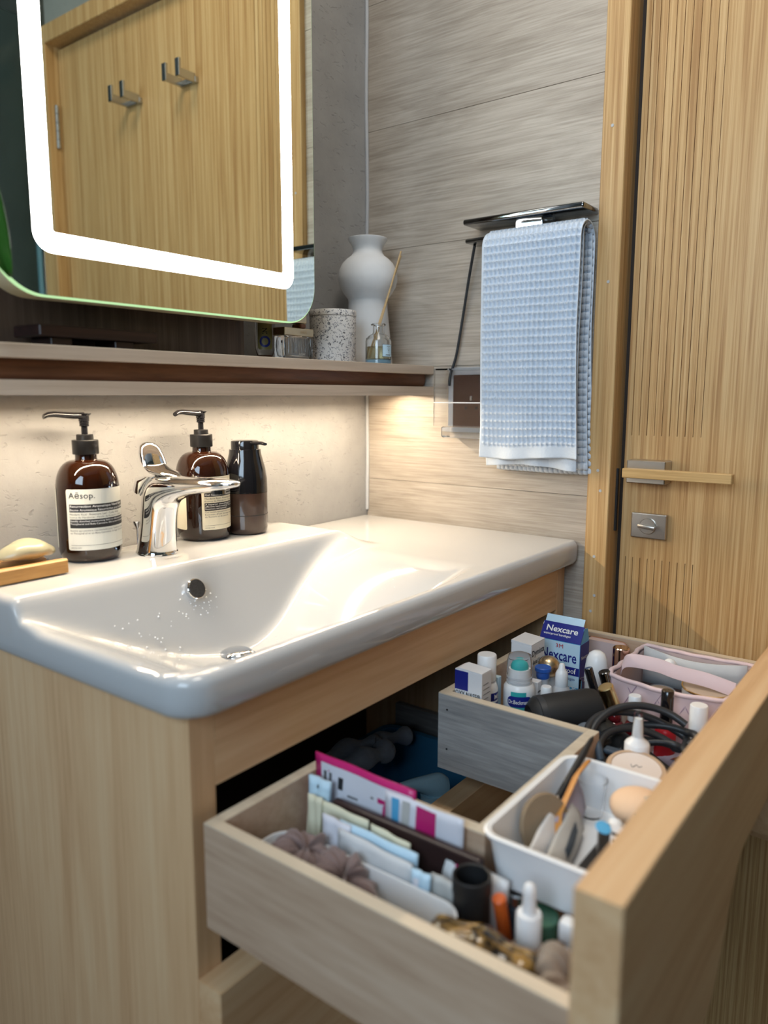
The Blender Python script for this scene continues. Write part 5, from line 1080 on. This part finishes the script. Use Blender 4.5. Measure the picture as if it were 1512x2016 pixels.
cyl_thing('serum_bottle', 'serum bottle with white rubber dropper top near the drawer front', 'bottle', -0.6480, -0.6600, [
    ('bottle', [(0, 0), (0.0125, 0), (0.0132, 0.002), (0.0132, 0.038), (0.0090, 0.044), (0, 0.044)], 'tan'),
    ('collar', [(0.0086, 0.0440), (0.0092, 0.0445), (0.0092, 0.0660), (0.0084, 0.0675), (0.0050, 0.0680)], 'white'),
    ('rubber_bulb', [(0.0052, 0.0675), (0.0050, 0.0740), (0.0046, 0.0800), (0.0048, 0.0840), (0.0038, 0.0885), (0.0018, 0.0902), (0, 0.0905)], 'white')])
t = cyl_thing('spray_bottle', 'white trigger spray head half hidden behind the drawer front', 'spray bottle', -0.6360, -0.7050, [('bottle', cp(0.0125, 0, 0.036), 'frost'), ('neck', cp(0.0080, 0.036, 0.050), 'white')])
obj('spray_head', box(-0.006, 0.006, -0.012, 0.026, 0.050, 0.066, 0.003, 2), 'white', t, 40); obj('trigger', box(-0.003, 0.003, 0.016, 0.021, 0.030, 0.052, 0.0015, 2), 'white', t, 40)
cyl_thing('cream_jar', 'green glass cream jar under the white bin', 'jar', -0.6200, -0.6560, [('jar_body', cp(0.0135, 0, 0.036, 0.002), 'greenglass'), ('lid', cp(0.0140, 0.0365, 0.0480, 0.001), 'greenglass')])
cyl_thing('cream_jar', 'dark blue glass jar under the corner of the white bin', 'jar', -0.6020, -0.6280, [('jar_body', cp(0.0120, 0, 0.038, 0.002), 'strap'), ('lid', cp(0.0124, 0.0385, 0.0480, 0.001), 'steel')])
# tortoiseshell claw clip
M['tort'] = tortoise('tortoiseshell')
t = thing('claw_clip', 'large tortoiseshell hair claw lying at the drawer side', 'hair clip', (-0.6900, -0.6480, 0.6860), (0.10, 0.10, 0.12))
for s in (-1, 1):
    def shell(u, v):
        a = (0.02+1.05*v)*PI/2; w_ = 1-0.35*abs(2*u-1)**3
        return (s*0.0185*math.sin(a)*w_, -0.040+0.080*u, 0.020*math.cos(a)*w_+0.002*math.sin(u*14))
    hf = obj('claw_half', sheet(22, 10, shell, 0.0026, (s*0.4, 0, 0.8)), 'tort', t, 180)
    for k in range(6):
        y_ = -0.030+k*0.0120; obj('tooth', tube(spline([(s*0.0180, y_, 0.002), (s*0.0165, y_, -0.010), (s*0.008, y_, -0.020), (0, y_, -0.022)], 4), [0.0022]*9+[0.0020, 0.0018, 0.0014, 0.001], 6), 'tort', hf, 60)
scrunchie('taupe fabric scrunchie standing in the front corner of the drawer', (-0.6850, -0.7020, 0.6900), 0.0150, 0.0105, 'taupe', 4, (1.1, 0.2, 0.3))
scrunchie('taupe fabric scrunchie lying below the other in the front corner', (-0.6700, -0.6900, 0.6560), 0.0170, 0.0110, 'taupe', 6, (0.15, 0.1, 0))
t = thing('white_comb', 'small white comb poking up by the drawer front', 'comb', (-0.6590, -0.7120, F)); obj('spine', box(-0.002, 0.002, -0.012, 0.012, 0.040, 0.062, 0.001, 1), 'white', t)
for k in range(7): obj('tooth', box(-0.0012, 0.0012, -0.0115+k*0.0036, -0.0100+k*0.0036, 0, 0.040), 'white', t)

# ------------------------------------------------------------------ inside the cabinet, seen through the notch
LZ = 0.4105
t = thing('blue_tub', 'blue plastic tub in the dark lower drawer', 'tub', (-0.2800, -0.2550, LZ))
b = bmesh.new(); R0 = []
for a, c, z, r in ((0.160, 0.110, 0, 0.02), (0.172, 0.122, 0.100, 0.024), (0.176, 0.126, 0.102, 0.026), (0.168, 0.118, 0.101, 0.022), (0.156, 0.106, 0.003, 0.018)): R0.append([b.verts.new((x, y, z)) for x, y in rrect(-a, a, -c, c, r, 5)])
for A_, B_ in zip(R0, R0[1:]):
    n = len(A_)
    for i in range(n): b.faces.new((A_[i], A_[(i+1) % n], B_[(i+1) % n], B_[i]))
b.faces.new(R0[0]); b.faces.new(R0[-1]); obj('tub_body', b, 'bluetub', t, 35)
t = cyl_thing('cleaner_bottle', 'pale blue cleaner bottle with broad angled spray head in the blue tub', 'spray bottle', -0.2700, -0.3280, [('bottle', [(0, 0), (0.026, 0), (0.028, 0.004), (0.028, 0.070), (0.016, 0.090), (0, 0.090)], 'bluebottle')], z=LZ+0.0034)
obj('spray_head', ring_loft(dense([((-0.040, 0.024, 0.128), (0.5, 0.85, 0), (0, 0, 1), .004, .003), ((-0.028, 0.016, 0.126), (0.5, 0.85, 0), (0, 0, 1), .008, .007), ((-0.008, 0.004, 0.120), (0.5, 0.85, 0), (0, 0, 1), .013, .014), ((0.010, -0.004, 0.112), (0.5, 0.85, 0), (0.3, 0, .95), .015, .020), ((0.020, -0.010, 0.106), (0.5, 0.85, 0), (0.3, 0, .95), .012, .018)], 4), 20), 'bluebottle', t, 60)
obj('neck', cyl(0.016, 0.088, 0.106, 24), 'bluebottle', t, 40)
cyl_thing('refill_bottle', 'slim bottle with round white cap leaning in the blue tub', 'bottle', -0.3320, -0.3200, [('bottle', [(0, 0), (0.016, 0), (0.017, 0.003), (0.016, 0.075), (0.009, 0.098), (0, 0.098)], 'bluebottle'), ('cap', cp(0.0095, 0.098, 0.116, 0.001), 'white')], tilt=(0.12, -0.25, 0), z=LZ+0.008)
tw_ = B()
for k, (pts_, r0) in enumerate((([(-0.36, -0.20, 0.535), (-0.31, -0.225, 0.552), (-0.26, -0.235, 0.548), (-0.235, -0.205, 0.540), (-0.27, -0.185, 0.545), (-0.33, -0.175, 0.542)], 0.017), ([(-0.42, -0.19, 0.535), (-0.39, -0.23, 0.552), (-0.35, -0.25, 0.535), (-0.33, -0.255, 0.515)], 0.015), ([(-0.26, -0.17, 0.53), (-0.20, -0.19, 0.532), (-0.15, -0.20, 0.525)], 0.015))):
    sp = spline(pts_, 8); tube(sp, [r0*(0.8+0.25*math.sin(i*0.8+k)) for i in range(len(sp))], 14, bm=tw_)
tag(obj('cleaning_cloth', tw_, 'towel_d', None, 180), 'grey terry cloth bundled at the back of the dark drawer', 'cloth')
